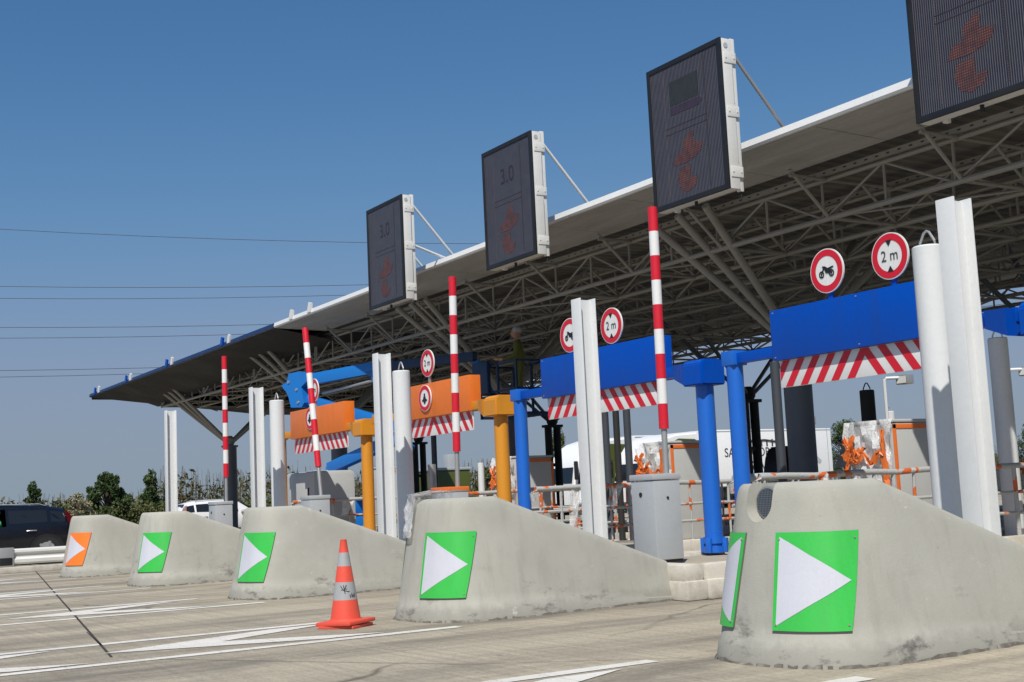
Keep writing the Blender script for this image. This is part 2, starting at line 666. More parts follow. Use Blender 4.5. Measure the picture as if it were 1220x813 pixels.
# painted lane-edge lines and the chevrons between them, ahead of every island nose
bm = B()
for k in range(5):
    x0 = XK(k) - .15
    for s in (-.73, .73):
        xa = x0 + s
        # broken up a little so that no edge is ruler straight
        y = -60.0
        ye = 5.25 if s > 0 else 4.95
        seg = [-60, -20, -8, -4, -2, -1, 0] + [i * .42 for i in range(1, 13)]
        seg = [q for q in seg if q < ye] + [ye]
        for ya, yb in zip(seg, seg[1:]):
            w = .070 + random.uniform(-.005, .005)
            sheet(bm, [(xa - w, ya, .004), (xa + w, ya, .004), (xa + w + random.uniform(-.003, .003), yb, .004), (xa - w, yb, .004)])
    for j in range(14):
        ya = 2.52 + .2 * ((k * 7) % 3 - 1) * .3 - 2.35 * j
        ap = (x0, ya)
        for s in (-1, 1):
            inn = (x0, ya + .96)
            e0 = (x0 + s * .585, ya + 2.15)
            e1 = (x0 + s * .585, ya + 1.60)
            sheet(bm, [(*ap, .0045), (*e1, .0045), (*e0, .0045), (*inn, .0045)] if s > 0 else [(*ap, .0045), (*inn, .0045), (*e0, .0045), (*e1, .0045)])
structure(obj('road_marking', bm, M['line'], flat=True))

# raised island slabs behind the noses
for k in range(5):
    x0 = XK(k)
    bm = B()
    box(bm, x0 - 1.30, x0 + .42, 7.95, 27, 0, .30, .03, 1)
    n = 13
    y = 7.98
    for i in range(n):
        ln = random.uniform(.95, 1.25)
        for sx, e in ((.34, .50), (-1.40, -1.24)):
            jx = random.uniform(-.012, .012)
            box(bm, x0 + sx + jx, x0 + e + jx, y + .008, y + ln - .008, 0, .335 + random.uniform(-.012, .012), .045, 0)
            box(bm, x0 + sx - .02 + jx, x0 + e + .035 + jx, y + .008, y + ln - .008, 0, .19, .03, 0)
        y += ln
    box(bm, x0 - 1.38, x0 + .485, 7.74, 7.985, .17, .338, .045, 0)
    box(bm, x0 - 1.40, x0 + .515, 7.735, 7.99, 0, .185, .03, 0)
    structure(obj('island_kerb', bm, [M['kerb'], M['kerbtop']]))

# ------------------------------------------------------------------ island noses
BP = [(.28, 7.75), (.33, 6.8), (.36, 6.2), (.35, 5.75), (.28, 5.48), (.12, 5.32), (-.1, 5.24), (-.35, 5.215), (-.60, 5.26), (-.77, 5.41), (-.85, 5.7),
      (-.94, 6.4), (-1.05, 7.2), (-1.12, 7.75)]


def catmull(pts, n):
    P = [np.array(p, float) for p in ([pts[0]] + pts + [pts[-1]])]
    out = []
    for i in range(1, len(P) - 2):
        p0, p1, p2, p3 = P[i - 1:i + 3]
        for j in range(n):
            t = j / n
            out.append(.5 * ((2 * p1) + (-p0 + p2) * t + (2 * p0 - 5 * p1 + 4 * p2 - p3) * t * t + (-p0 + 3 * p1 - 3 * p2 + p3) * t ** 3))
    out.append(P[-1])
    return np.array(out)


NC = catmull(BP, 16)
ND = np.r_[0, np.cumsum(np.linalg.norm(np.diff(NC, axis=0), axis=1))]
NTg = np.gradient(NC, axis=0)
NTg /= np.linalg.norm(NTg, axis=1)[:, None]
NN = np.c_[-NTg[:, 1], NTg[:, 0]]
if ((np.array([-.35, 6.5]) - NC) * NN).sum() < 0:
    NN = -NN
NN[0] = (-1, 0)
NN[-1] = (1, 0)
NOSE_H = 1.06


def nose_top(y):
    return NOSE_H if y < 5.9 else NOSE_H - .37 * (y - 5.9)


def nose_pt(t, z, out=0.0):
    """point on the flank at arc length t and height z"""
    x = np.interp(t, ND, NC[:, 0])
    y = np.interp(t, ND, NC[:, 1])
    nx = np.interp(t, ND, NN[:, 0])
    ny = np.interp(t, ND, NN[:, 1])
    i = .19 * z / NOSE_H - out
    return Vector((x + nx * i, y + ny * i, z))


def nose_mesh():
    bm = B()
    back = [np.array((x, 7.75)) for x in np.linspace(-1.12, .28, 8)[1:-1]]
    C = np.vstack([NC, back])
    N = np.vstack([NN, np.zeros((6, 2))])
    prof = [(0, -.012), (.10, -.012), (.115, 0), (.22, 0), (.34, 0), (.46, 0), (.58, 0), (.70, 0), (.82, 0), (.90, .0), (.955, .004), (.985, .014), (1.0, .034)]
    rings = []
    for zf, ex in prof:
        ring = []
        for c, n in zip(C, N):
            z = zf * nose_top(c[1])
            i = .19 * z / NOSE_H + ex
            x, y = c + n * i
            ring.append(bm.verts.new((x, y, z)))
        rings.append(ring)
    L = len(C)
    for a, b in zip(rings, rings[1:]):
        for i in range(L):
            j = (i + 1) % L
            bm.faces.new((a[i], a[j], b[j], b[i]))
    top = rings[-1]
    sp = []
    for v in top:
        yy = min(max(v.co.y, 5.62), 7.75)
        sp.append(bm.verts.new((-.36, yy, nose_top(yy))))
    for i in range(L):
        j = (i + 1) % L
        bm.faces.new((top[i], top[j], sp[j], sp[i]))
    bm.faces.new(rings[0][::-1])
    bmesh.ops.remove_doubles(bm, verts=bm.verts[:], dist=.0008)
    return bm


def panel_meshes(ta, tb, za, zb, lean=0.0, mirror=False):
    """bent sheet with an arrow: returns (sheet bmesh, arrow bmesh)"""
    def S(u, v, out):
        return nose_pt(ta + (tb + lean * (1 - v) - ta) * u, za + (zb - za) * v, out)
    bm = B()
    nu = 18
    fr = [[bm.verts.new(S(i / nu, j / 4, .016)) for j in range(5)] for i in range(nu + 1)]
    bk = [[bm.verts.new(S(i / nu, j / 4, .004)) for j in range(5)] for i in range(nu + 1)]
    for g in (fr, bk):
        for i in range(nu):
            for j in range(4):
                bm.faces.new((g[i][j], g[i + 1][j], g[i + 1][j + 1], g[i][j + 1]))
    for i in range(nu):
        for j in (0, 4):
            bm.faces.new((fr[i][j], fr[i + 1][j], bk[i + 1][j], bk[i][j])).material_index = 1
    for j in range(4):
        for i in (0, nu):
            bm.faces.new((fr[i][j], fr[i][j + 1], bk[i][j + 1], bk[i][j])).material_index = 1
    ar = B()
    u0, u1 = (.95, .07) if mirror else (.05, .93)
    prev = None
    for i in range(nu + 1):
        q = i / nu
        u = u0 + (u1 - u0) * q
        h = .455 * (1 - q)
        row = [S(u, .5 - h, .0185), S(u, .5, .0185), S(u, .5 + h, .0185)]
        if q == 1:
            row = [S(u, .5, .0185)]
        cur = [ar.verts.new(p) for p in row]
        if prev:
            if len(cur) == 3:
                ar.faces.new((prev[0], cur[0], cur[1], prev[1]))
                ar.faces.new((prev[1], cur[1], cur[2], prev[2]))
            else:
                ar.faces.new((prev[0], cur[0], prev[1]))
                ar.faces.new((prev[1], cur[0], prev[2]))
        prev = cur
    return bm, ar


def add_panels(root, sheetmat, dr=0.0, dl=0.0):
    # u runs to the right as seen by the traffic, i.e. towards smaller arc length
    for ta, tb, lean, mir in ((2.77 + dr, 2.11 + dr, .16, False), (3.68 + dl, 3.05 + dl, .06, True)):
        a, b = panel_meshes(ta, tb, .205, .765, lean, mir)
        p = obj('arrow_panel', a, [sheetmat, M['edge']], root)
        obj('arrow', b, M['sheet'], p)
        bolts = B()
        for u, v in ((.05, .93), (.95, .93), (.95, .06), (.05, .06)):
            q = nose_pt(ta + (tb + lean * (1 - v) - ta) * u, .205 + .56 * v, .016)
            q2 = nose_pt(ta + (tb + lean * (1 - v) - ta) * u, .205 + .56 * v, .022)
            tube(bolts, q, q2, .006, n=8)
        obj('bolt', bolts, M['steel'], p)['kind'] = 'stuff'


NG = 'concrete noses at the head of the toll islands'
NOSE_LABEL = [
    'large pale concrete island nose with a round vent lamp, nearest of the row',
    'concrete island nose with plastic film over its top corner, right of the traffic cone',
    'concrete island nose just left of and behind the orange traffic cone',
    'concrete island nose with green arrow beside the one with the orange arrow',
    'concrete island nose carrying the orange arrow panel',
]
noses = []
for k in range(5):
    t = thing('concrete_island_nose', (XK(k), 0, 0), NOSE_LABEL[k], 'concrete barrier', NG)
    body = obj('nose_body', nose_mesh(), M['nose'], t, angle=50)
    noses.append((t, body))
    bm = B()
    ra, rb = [], []
    for i in range(0, len(NC), 2):
        c, n_ = NC[i], NN[i]
        o1 = random.uniform(.012, .035)
        ra.append(bm.verts.new((c[0] - n_[0] * o1, c[1] - n_[1] * o1, .0)))
        rb.append(bm.verts.new((c[0] - n_[0] * (.010 + .006 * random.random()), c[1] - n_[1] * (.010 + .006 * random.random()), random.uniform(.008, .028))))
    for i in range(len(ra) - 1):
        if random.random() < .86:
            bm.faces.new((ra[i], ra[i + 1], rb[i + 1], rb[i]))
    obj('mortar_bed', bm, M['mortar'], t)
    add_panels(t, M['orangesheet'] if k == 4 else M['green'], (0, 0, .15, 0, .08)[k], 0 if k == 0 else .30)
# recess with the round lamp in the nearest nose (boolean cut, applied at once)
t, body = noses[0]
cut = B()
prof = [(-.31 + .108 * math.cos(q), .935 + .108 * math.sin(q)) for q in np.linspace(math.pi, 2 * math.pi, 19)] + [(-.196, 1.5), (-.424, 1.5)]
prism(cut, [(x, 4.9, z) for x, z in prof], (0, .62, 0))
bmesh.ops.recalc_face_normals(cut, faces=cut.faces[:])
cutter = obj('cutter', cut, M['nose'], t)
md = body.modifiers.new('cut', 'BOOLEAN')
md.operation = 'DIFFERENCE'
md.object = cutter
md.solver = 'EXACT'
bpy.context.view_layer.update()
dg = bpy.context.evaluated_depsgraph_get()
me = bpy.data.meshes.new_from_object(body.evaluated_get(dg))
body.modifiers.clear()
body.data = me
me.shade_smooth()
me.set_sharp_from_angle(angle=math.radians(42))
bpy.data.objects.remove(cutter)
LX, LY, LZ = -.31, 5.46, .937
lamp = B()
tube(lamp, (LX, LY, LZ), (LX, LY + .06, LZ), .104, n=30)
lo = obj('vent_lamp', lamp, M['steel'], t)
g = B()
tube(g, (LX, LY - .006, LZ), (LX, LY + .004, LZ), .090, n=30)
gl = obj('lamp_grille', g, M['blackmatt'], lo)
g = B()
for i in range(-6, 7):
    h = math.sqrt(max(.087 ** 2 - (i * .0135) ** 2, 0))
    box(g, LX + i * .0135 - .002, LX + i * .0135 + .002, LY - .012, LY - .0065, LZ - h, LZ + h)
    box(g, LX - h, LX + h, LY - .0105, LY - .007, LZ + i * .0135 - .002, LZ + i * .0135 + .002)
obj('lamp_mesh', g, M['darkcol'], lo)

# crumpled film over the top corner of the second nose, an object of its own
bm = B()
gr = {}
for i in range(15):
    for j in range(11):
        tt = 3.0 + .075 * i
        zz = .72 + .034 * j
        o = .03 + .025 * random.random() + .03 * math.sin(i * 1.1) * math.sin(j * .7)
        gr[i, j] = bm.verts.new(Vector((XK(1), 0, 0)) + nose_pt(tt, zz, o) + Vector((0, 0, .05 * (j / 10) ** 3)))
for i in range(14):
    for j in range(10):
        bm.faces.new((gr[i, j], gr[i + 1, j], gr[i + 1, j + 1], gr[i, j + 1]))
# the folded-over lid of film on top
for i in range(14):
    a, b = gr[i, 10], gr[i + 1, 10]
    c = bm.verts.new(b.co + Vector((.22, .10, .01 + .02 * random.random())))
    d = bm.verts.new(a.co + Vector((.22, .10, .01 + .02 * random.random())))
    bm.faces.new((a, b, c, d))
tag(obj('plastic_film', bm, M['film']), 'crumpled clear plastic film hugging the corner of a concrete nose', 'plastic film')

# ------------------------------------------------------------------ steel guard posts (H section)
PG = 'white steel H posts behind the island noses'


def make_post():
    t = thing('steel_post', (0, 0, 0), '', 'post', PG)
    bm = B()
    w, d, ft, wt, h = .150, .185, .014, .011, 2.93
    for y in (0, d - ft):
        box(bm, -w / 2, w / 2, y, y + ft, 0, h, .003)
    box(bm, -wt / 2, wt / 2, ft, d - ft, 0, h - .01)
    obj('h_section', bm, M['white'], t)
    bm = B()
    box(bm, -.16, .16, -.06, d + .06, 0, .02, .004)
    for x in (-.13, .13):
        for y in (-.03, d + .03):
            tube(bm, (x, y, .018), (x, y, .05), .014, n=6)
    obj('base_plate', bm, M['steel'], t)
    return t


PL = ['nearest white H post, casting its shade on a white pipe bollard',
      'white H post covering part of the blue board and its motorcycle disc',
      'white H post between the two orange gantries, left of a white pipe bollard',
      'white H post left of the pipe bollard by the farther orange gantry',
      'farthest white H post, alone beside the red and white boom']
p0 = make_post()
px = [-5.655, -10.06, -14.52, -18.97, -23.42]
for k in range(5):
    o = p0 if k == 0 else copy_tree(p0)
    o.location = (px[k] , 7.0, .30)
    o['label'] = PL[k]
    # the posts stand on the slope of the nose
for o in [o for o in COL.objects if o.name.startswith('h_section')]:
    o.scale = (1, 1, (2.91 - .30) / 2.93)

# ------------------------------------------------------------------ pipe bollards with a lifting loop
BG = 'pipe bollards with a lifting loop'


def make_pipe():
    t = thing('pipe_bollard', (0, 0, 0), '', 'bollard', BG)
    bm = B()
    r, h = .118, 2.50
    lathe(bm, [(r, 0), (r, h - .012), (r - .012, h)], 32)
    obj('pipe', bm, M['white'], t)
    bm = B()
    path(bm, [(-.075, 0, h - .02), (-.07, 0, h + .03), (-.025, 0, h + .105), (0, 0, h + .118), (.025, 0, h + .105), (.07, 0, h + .03), (.075, 0, h - .02)], .010, 8)
    obj('lifting_loop', bm, M['steel'], t)
    return t


pipe0 = make_pipe()
spots = [((-6.45, 7.75, .28), 'white pipe bollard behind the nearest white H post, half in its shade'),
         ((-15.29, 7.75, .28), 'white pipe bollard in front of the left end of the nearer orange gantry'),
         ((-19.80, 7.75, .28), 'white pipe bollard just left of the farther orange gantry'),
         ((-10.25, 13.45, .22), 'slate grey shaded pipe bollard right of the nearest white H post'),
         ((-14.70, 15.9, .0), 'pipe bollard coloured black as deep shade, rising behind the taped kiosk near the nearest island'),
         ((-24.65, 27.5, .40), 'small sunlit pipe bollard in the distance beside one coloured black as shade')]
for i, (p, l) in enumerate(spots):
    o = pipe0 if i == 0 else copy_tree(pipe0)
    o.location = p
    o['label'] = l
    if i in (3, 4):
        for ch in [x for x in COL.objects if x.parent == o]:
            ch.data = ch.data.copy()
            ch.data.materials[0] = M['white'] if i == 3 else M['blackmatt']  # black stands for deep shade on a white bollard

# ------------------------------------------------------------------ barriers
RG = 'raised red and white barrier booms'


def make_barrier(tilt=0.0, cab=None, lid=None, off=.08):
    t = thing('toll_barrier', (0, 0, 0), '', 'barrier', RG)
    bm = B()
    box(bm, -.19, .19, 0, .34, 0, .80, .012)
    c = obj('cabinet', bm, cab or M['offgrey'], t)
    bm = B()
    box(bm, -.2, .2, -.012, .352, .803, .865, .012)
    obj('lid', bm, lid or M['offgrey'], t)
    bm = B()
    disc(bm, (-.03, -.006, .66), .024, -1, .01, 18)
    tube(bm, (.184, .17, .62), (.198, .17, .62), .014, n=14)
    obj('lock', bm, M['black'], c)
    bm = B()
    box(bm, -.175, .175, .006, .334, -.03, .002)
    obj('plinth', bm, M['black'], t)
    bm = B()
    s = math.tan(tilt)

    def pt(z):
        return (off + s * (z - .86), .26, z)
    tube(bm, pt(.70), pt(1.335), .031, n=16, mi=2)
    z = 1.325
    for i in range(9):
        tube(bm, pt(z), pt(z + .258), .051, n=20, mi=0 if i % 2 == 0 else 1)
        z += .2585
    obj('boom', bm, [M['red'], M['stripewhite'], M['steel']], t)
    return t


bl = ['raised boom on a grey cabinet between the white H post and the blue legs',
      'upright raised boom in front of the nearer orange gantry, its cabinet lid orange',
      'leaning raised boom crossing the farther orange gantry',
      'farthest upright raised boom, before the slender grey column at left']
bx = [-10.55, -14.92, -19.42, -24.02]
b0 = make_barrier(.012)
for i in range(4):
    if i == 0:
        o = b0
    elif i == 2:
        o = make_barrier(-.17, off=.03)
    elif i == 1:
        o = make_barrier(.03, lid=M['tape'], off=.05)
    else:
        o = copy_tree(b0)
    o.location = (bx[i], 8.05, .345)
    o['label'] = bl[i]

# ------------------------------------------------------------------ height gantries
GG = 'height limit gantries over the toll lanes'


def sign_disc(root, x, y, z, r, kind):
    bm = B()
    disc(bm, (x, y, z), r, -1, .018, 40, 0)
    tube(bm, (x, y + .018, z - r + .02), (x, y + .018, z + r - .05), .02, n=8)
    s = obj('round_sign', bm, [M['stripewhite'], M['steel']], root)
    bm = B()
    n = 44
    for i in range(n):
        a, b = 2 * math.pi * i / n, 2 * math.pi * (i + 1) / n
        ro, ri = r * .955, r * .665
        sheet(bm, [(x + ro * math.cos(a), y - .003, z + ro * math.sin(a)), (x + ro * math.cos(b), y - .003, z + ro * math.sin(b)),
                   (x + ri * math.cos(b), y - .003, z + ri * math.sin(b)), (x + ri * math.cos(a), y - .003, z + ri * math.sin(a))])
    obj('red_ring', bm, M['red'], s, flat=True)
    if kind == '2m':
        text_mesh('lettering', '2 m', r * .66, .001, M['letter'], s, (x, y - .004, z), FACE, sx=.92)
        bm = B()
        w = r * .16
        for sg in (1, -1):
            prism(bm, [(x - w, y - .006, z + sg * r * .68), (x + w, y - .006, z + sg * r * .68), (x, y - .006, z + sg * r * .42)], (0, .004, 0))
        obj('limit_arrow', bm, M['black'], s, flat=True)
    elif kind == 'moto':
        bm = B()
        q = r / .225
        for cx in (-.068, .068):
            for i in range(20):
                a, b = 2 * math.pi * i / 20, 2 * math.pi * (i + 1) / 20
                P = lambda rr, an: (x + q * (cx + rr * math.cos(an)), y - .006, z + q * (-.03 + rr * math.sin(an)))
                sheet(bm, [P(.036, a), P(.036, b), P(.022, b), P(.022, a)])
            for i in range(10):
                a, b = 2 * math.pi * i / 10, 2 * math.pi * (i + 1) / 10
                sheet(bm, [P(.012, a), P(.012, b), (x + q * cx, y - .006, z - q * .03)])
        poly = [(-.075, -.032), (-.062, -.028), (-.028, .022), (-.01, -.02), (.03, -.03), (.066, -.028), (.07, -.012), (.05, .01), (.098, .028), (.09, .038), (.045, .030),
                (.02, .024), (-.012, .045), (-.03, .05), (-.055, .052), (-.056, .042), (-.04, .038)]
        prism(bm, [(x + q * a, y - .0065, z + q * b) for a, b in poly], (0, .004, 0))
        obj('motorcycle_symbol', bm, M['black'], s, flat=True)
    else:
        bm = B()
        q = r / .21
        for cx, cz, rr in ((0, .055, .024), (0, -.045, .040)):
            tube(bm, (x + q * cx, y - .006, z + q * cz), (x + q * cx, y - .002, z + q * cz), rr * q, n=20)
        prism(bm, [(x + q * a, y - .0065, z + q * b) for a, b in [(-.03, .03), (.03, .03), (.045, -.01), (.085, -.03), (.08, -.05), (.03, -.04), (.02, -.09), (-.02, -.09), (-.03, -.04), (-.08, -.05), (-.085, -.03), (-.045, -.01)]], (0, .004, 0))
        obj('motorcycle_symbol', bm, M['black'], s, flat=True)


def striped_panel(root, x0, x1, y, z0, z1):
    bm = B()
    box(bm, x0, x1, y, y + .02, z0, z1, .003)
    p = obj('striped_panel', bm, M['stripewhite'], root)
    bm = B()
    xc = (x0 + x1) / 2
    w, st, sh = .105, .215, .20
    h0, h1 = z0 + .004, z1 - .004

    def quad(bx0, bx1, tx0, tx1, side):
        pts = [(bx0, h0), (bx1, h0), (tx1, h1), (tx0, h1)]
        # clip against the panel ends
        def clip(pts, xl, keep_right):
            out = []
            for (a, b) in zip(pts, pts[1:] + pts[:1]):
                ina = (a[0] >= xl) == keep_right
                inb = (b[0] >= xl) == keep_right
                if ina:
                    out.append(a)
                if ina != inb:
                    q = (xl - a[0]) / (b[0] - a[0])
                    out.append((xl, a[1] + q * (b[1] - a[1])))
            return out
        pts = clip(pts, x0 + .003, True)
        if len(pts) > 2:
            pts = clip(pts, x1 - .003, False)
        if len(pts) > 2:
            pts = clip(pts, xc, side > 0)
        if len(pts) > 2:
            sheet(bm, [(a, y - .0025, b) for a, b in pts])
    for i in range(8):
        # left half leans right, right half leans left: they meet as an upside-down V
        bq = xc - sh - i * st
        quad(bq - w / 2 - .0, bq + w / 2, bq + sh - w / 2, bq + sh + w / 2, -1)
        bq = xc + sh + i * st
        quad(bq - w / 2, bq + w / 2, bq - sh - w / 2, bq - sh + w / 2, 1)
    o = obj('red_stripes', bm, M['red'], p, flat=True)
    return p


def gantry(j, colr, postm, signs, label):
    xl, xr = -9.95 - 4.46 * j, (-7.52, -11.85, -16.36, -20.81)[j]
    t = thing('height_gantry', ((xl + xr) / 2, 9.45, .33), label, 'height gantry', GG)
    ox, oy, oz = t.location
    X = lambda v: v - ox
    Y = lambda v: v - oy
    Z = lambda v: v - oz
    bm = B()
    box(bm, X(xl), X(xr), Y(9.40), Y(9.60), Z(2.33), Z(2.86), .006)
    bd = obj('board', bm, colr, t)
    bm = B()
    for q in (.02, .5, .98):
        for zz in (2.36, 2.83):
            xx = xl + (xr - xl) * q
            tube(bm, (X(xx), Y(9.394), Z(zz)), (X(xx), Y(9.402), Z(zz)), .008, n=8)
    obj('rivet', bm, M['steel'], bd)['kind'] = 'stuff'
    striped_panel(t, X(xl + .03), X(xr - .04), Y(9.468), Z(2.045), Z(2.329))
    # left arm and slender leg
    bm = B()
    box(bm, X(xl - .86), X(xl + .001), Y(9.44), Y(9.54), Z(2.375), Z(2.49), .006)
    obj('arm', bm, colr if j < 2 else postm, t)
    bm = B()
    lathe(bm, [(.092, 0), (.092, Z(2.40))], 24, c=(X(xl - .70), Y(9.49), 0))
    box(bm, X(xl - .80), X(xl - .60), Y(9.39), Y(9.59), Z(2.36), Z(2.52), .01)
    lathe(bm, [(.16, 0), (.16, .02)], 24, c=(X(xl - .70), Y(9.49), 0))
    obj('post', bm, postm, t)
    # right arm, pivot box, thick leg
    bm = B()
    box(bm, X(xr - .001), X(xr + .55), Y(9.43), Y(9.56), Z(2.335), Z(2.46), .006)
    obj('arm', bm, colr if j < 2 else postm, t)
    bm = B()
    xb = -6.69 - 4.46 * j
    prof = [(9.29, 2.19), (9.64, 2.19), (9.64, 2.42), (9.59, 2.48), (9.35, 2.48), (9.29, 2.43)]
    prism(bm, [(X(xb - .17), Y(a), Z(b)) for a, b in prof], (.34, 0, 0))
    bmesh.ops.bevel(bm, geom=bm.edges[:], offset=.014, segments=2, affect='EDGES')
    obj('pivot_box', bm, colr if j < 2 else postm, t)
    bm = B()
    prism(bm, [(X(xr + .24), Y(9.40), Z(2.31)), (X(xr + .535), Y(9.30), Z(2.21)), (X(xr + .535), Y(9.30), Z(2.45)), (X(xr + .24), Y(9.40), Z(2.47))], (0, .26, 0))
    obj('bracket', bm, colr if j < 2 else postm, t)
    bm = B()
    lathe(bm, [(.102, 0), (.102, Z(2.20))], 28, c=(X(xb), Y(9.47), 0))
    for zz, r in ((.0, .125), (.10, .12)):
        lathe(bm, [(r, zz), (r, zz + .07)], 28, c=(X(xb), Y(9.47), 0))
    for a in range(4):
        an = a * math.pi / 2 + .4
        box(bm, -.03, .03, .10, .16, 0, .16, .004, mat=Matrix.Translation((X(xb), Y(9.47), 0)) @ Matrix.Rotation(an, 4, 'Z'))
    obj('post', bm, postm, t)
    for x, z, r, kind, front in signs:
        if not front:
            bm = B()
            box(bm, X(x - .03), X(x + .03), Y(9.45), Y(9.475), Z(2.858), Z(z - r + .08), .002)
            obj('sign_bracket', bm, M['steel'] if j > 1 else colr, t)
        sign_disc(t, X(x), Y(9.372 if front else 9.43), Z(z), r, kind)
    return t


gantry(0, M['blue'], M['bluepost'], [(-9.12, 3.15, .225, 'moto', 0), (-8.30, 3.15, .225, '2m', 0)], 'blue gantry nearest the camera, with motorcycle and height discs standing on its board')
gantry(1, M['blue'], M['bluepost'], [(-13.72, 3.10, .225, 'moto', 0), (-12.80, 3.10, .225, '2m', 0)], 'blue gantry whose board and motorcycle disc are crossed by a white H post')
gantry(2, M['orange'], M['yellow'], [(-17.69, 3.18, .215, '2m', 0), (-17.71, 2.63, .205, 'rider', 1)], 'nearer of the two orange gantries, on ochre posts, next to the blue one')
gantry(3, M['orange'], M['yellow'], [(-22.21, 3.18, .215, '2m', 0), (-22.30, 2.66, .205, 'rider', 1)], 'farther orange gantry, in front of the blue boom lift')

# ------------------------------------------------------------------ payment kiosks, rails
KG = 'wrapped payment machines on the toll islands'


def kiosk(x, y, label, wrap=1, grey=False):
    t = thing('payment_machine', (x, y, .30), label, 'payment machine', KG)
    bm = B()
    box(bm, -.28, .36, 0, .78, 0, 1.42, .03)
    box(bm, -.29, .37, -.01, .79, 1.42, 1.46, .02)
    b = obj('casing', bm, M['ltgrey'], t)
    bm = B()
    box(bm, -.20, .05, -.012, .01, .85, 1.2, .004)
    obj('label_plate', bm, M['stripewhite'] if wrap else M['black'], b)
    bm = B()
    w = .035
    # orange tape around the +x face and front edges
    for (y0, y1, z0, z1) in ((.0, w * 1.5, .05, 1.40), (.74, .785, .05, 1.40), (.0, .785, 1.345, 1.40)):
        box(bm, .355, .368, y0, y1, z0, z1, .003)
    obj('tape_frame', bm, M['tape'], t)
    if wrap:
        bm = B()
        g = {}
        for i in range(15):
            for jj in range(17):
                q = i / 14
                g[i, jj] = bm.verts.new((-.34 + .74 * q, -.05 - .07 * random.random() - .03 * math.sin(i * .9 + jj), .1 + 1.36 * jj / 16))
        for i in range(14):
            for jj in range(16):
                bm.faces.new((g[i, jj], g[i + 1, jj], g[i + 1, jj + 1], g[i, jj + 1]))
        obj('plastic_wrap', bm, M['film'], t)
        bm = B()
        def ribbon(pts):
            rows = []
            for i, (x, z, w) in enumerate(pts):
                q0, q1 = pts[max(i - 1, 0)], pts[min(i + 1, len(pts) - 1)]
                dx, dz = q1[0] - q0[0], q1[1] - q0[1]
                ln = math.hypot(dx, dz)
                rows.append([bm.verts.new((x - dz / ln * w * (e - 2) / 4 + random.uniform(-.012, .012), -.135 - .035 * random.random(), z + dx / ln * w * (e - 2) / 4 + random.uniform(-.015, .015))) for e in range(5)])
            for a, b in zip(rows, rows[1:]):
                for e in range(4):
                    bm.faces.new((a[e], b[e], b[e + 1], a[e + 1]))
        jit = lambda: random.uniform(-.03, .03)
        ribbon([(-.33 + .055 * i, 1.0 + .05 * math.sin(i * 1.3) + jit(), .045 + .05 * random.random()) for i in range(13)])
        ribbon([(-.30 + .03 * i + jit() * .6, 1.0 + .05 * i, .03 + .05 * random.random()) for i in range(7)])
        ribbon([(-.33 + .045 * i, .9 + .03 * i + jit(), .03 + .04 * random.random()) for i in range(9)])
        ribbon([(-.33 + .03 * i, 1.22 - .02 * i + jit(), .02 + .03 * random.random()) for i in range(10)])
        ribbon([(-.30 + .02 * i + jit() * .5, .86 + .05 * i, .02 + .05 * random.random()) for i in range(8)])
        ribbon([(-.30 + .04 * i, 1.28 - .06 * i + jit(), .05 + .05 * random.random()) for i in range(6)])
        ribbon([(.33 + jit() * .5, 1.34 - .085 * i, .06 + .05 * random.random()) for i in range(16)])
        obj('tape_tangle', bm, M['tape'], t)
    return t


kiosk(-11.05, 11.95, 'grey payment machine bundled in film and torn orange tape behind the nearest nose')
kiosk(-15.35, 12.0, 'grey payment machine with orange taped rim behind the grey barrier cabinet')
kiosk(-19.85, 12.1, 'grey payment machine seen between the ochre post and the slender blue post')
kiosk(-23.85, 11.3, 'grey payment machine with an orange rim left of the farther ochre leg', 0)

RLG = 'film wrapped safety railings on the islands'


t = thing('equipment_cabinet', (-24.2, 9.9, .30), 'wide grey equipment cabinet with rounded edges below the farther orange board', 'cabinet')
bm = B()
box(bm, -.75, .75, 0, .9, 0, 1.42, .09)
eb = obj('cabinet_body', bm, M['ltgrey'], t)
bm = B()
box(bm, -.68, -.66, -.008, .004, .12, 1.36)
box(bm, .46, .52, -.008, .004, .9, 1.1)
obj('door_gap', bm, M['blackmatt'], eb)
bm = B()
box(bm, -.25, .1, .3, .6, 1.415, 1.45, .01)
obj('vent_cap', bm, M['offgrey'], eb)


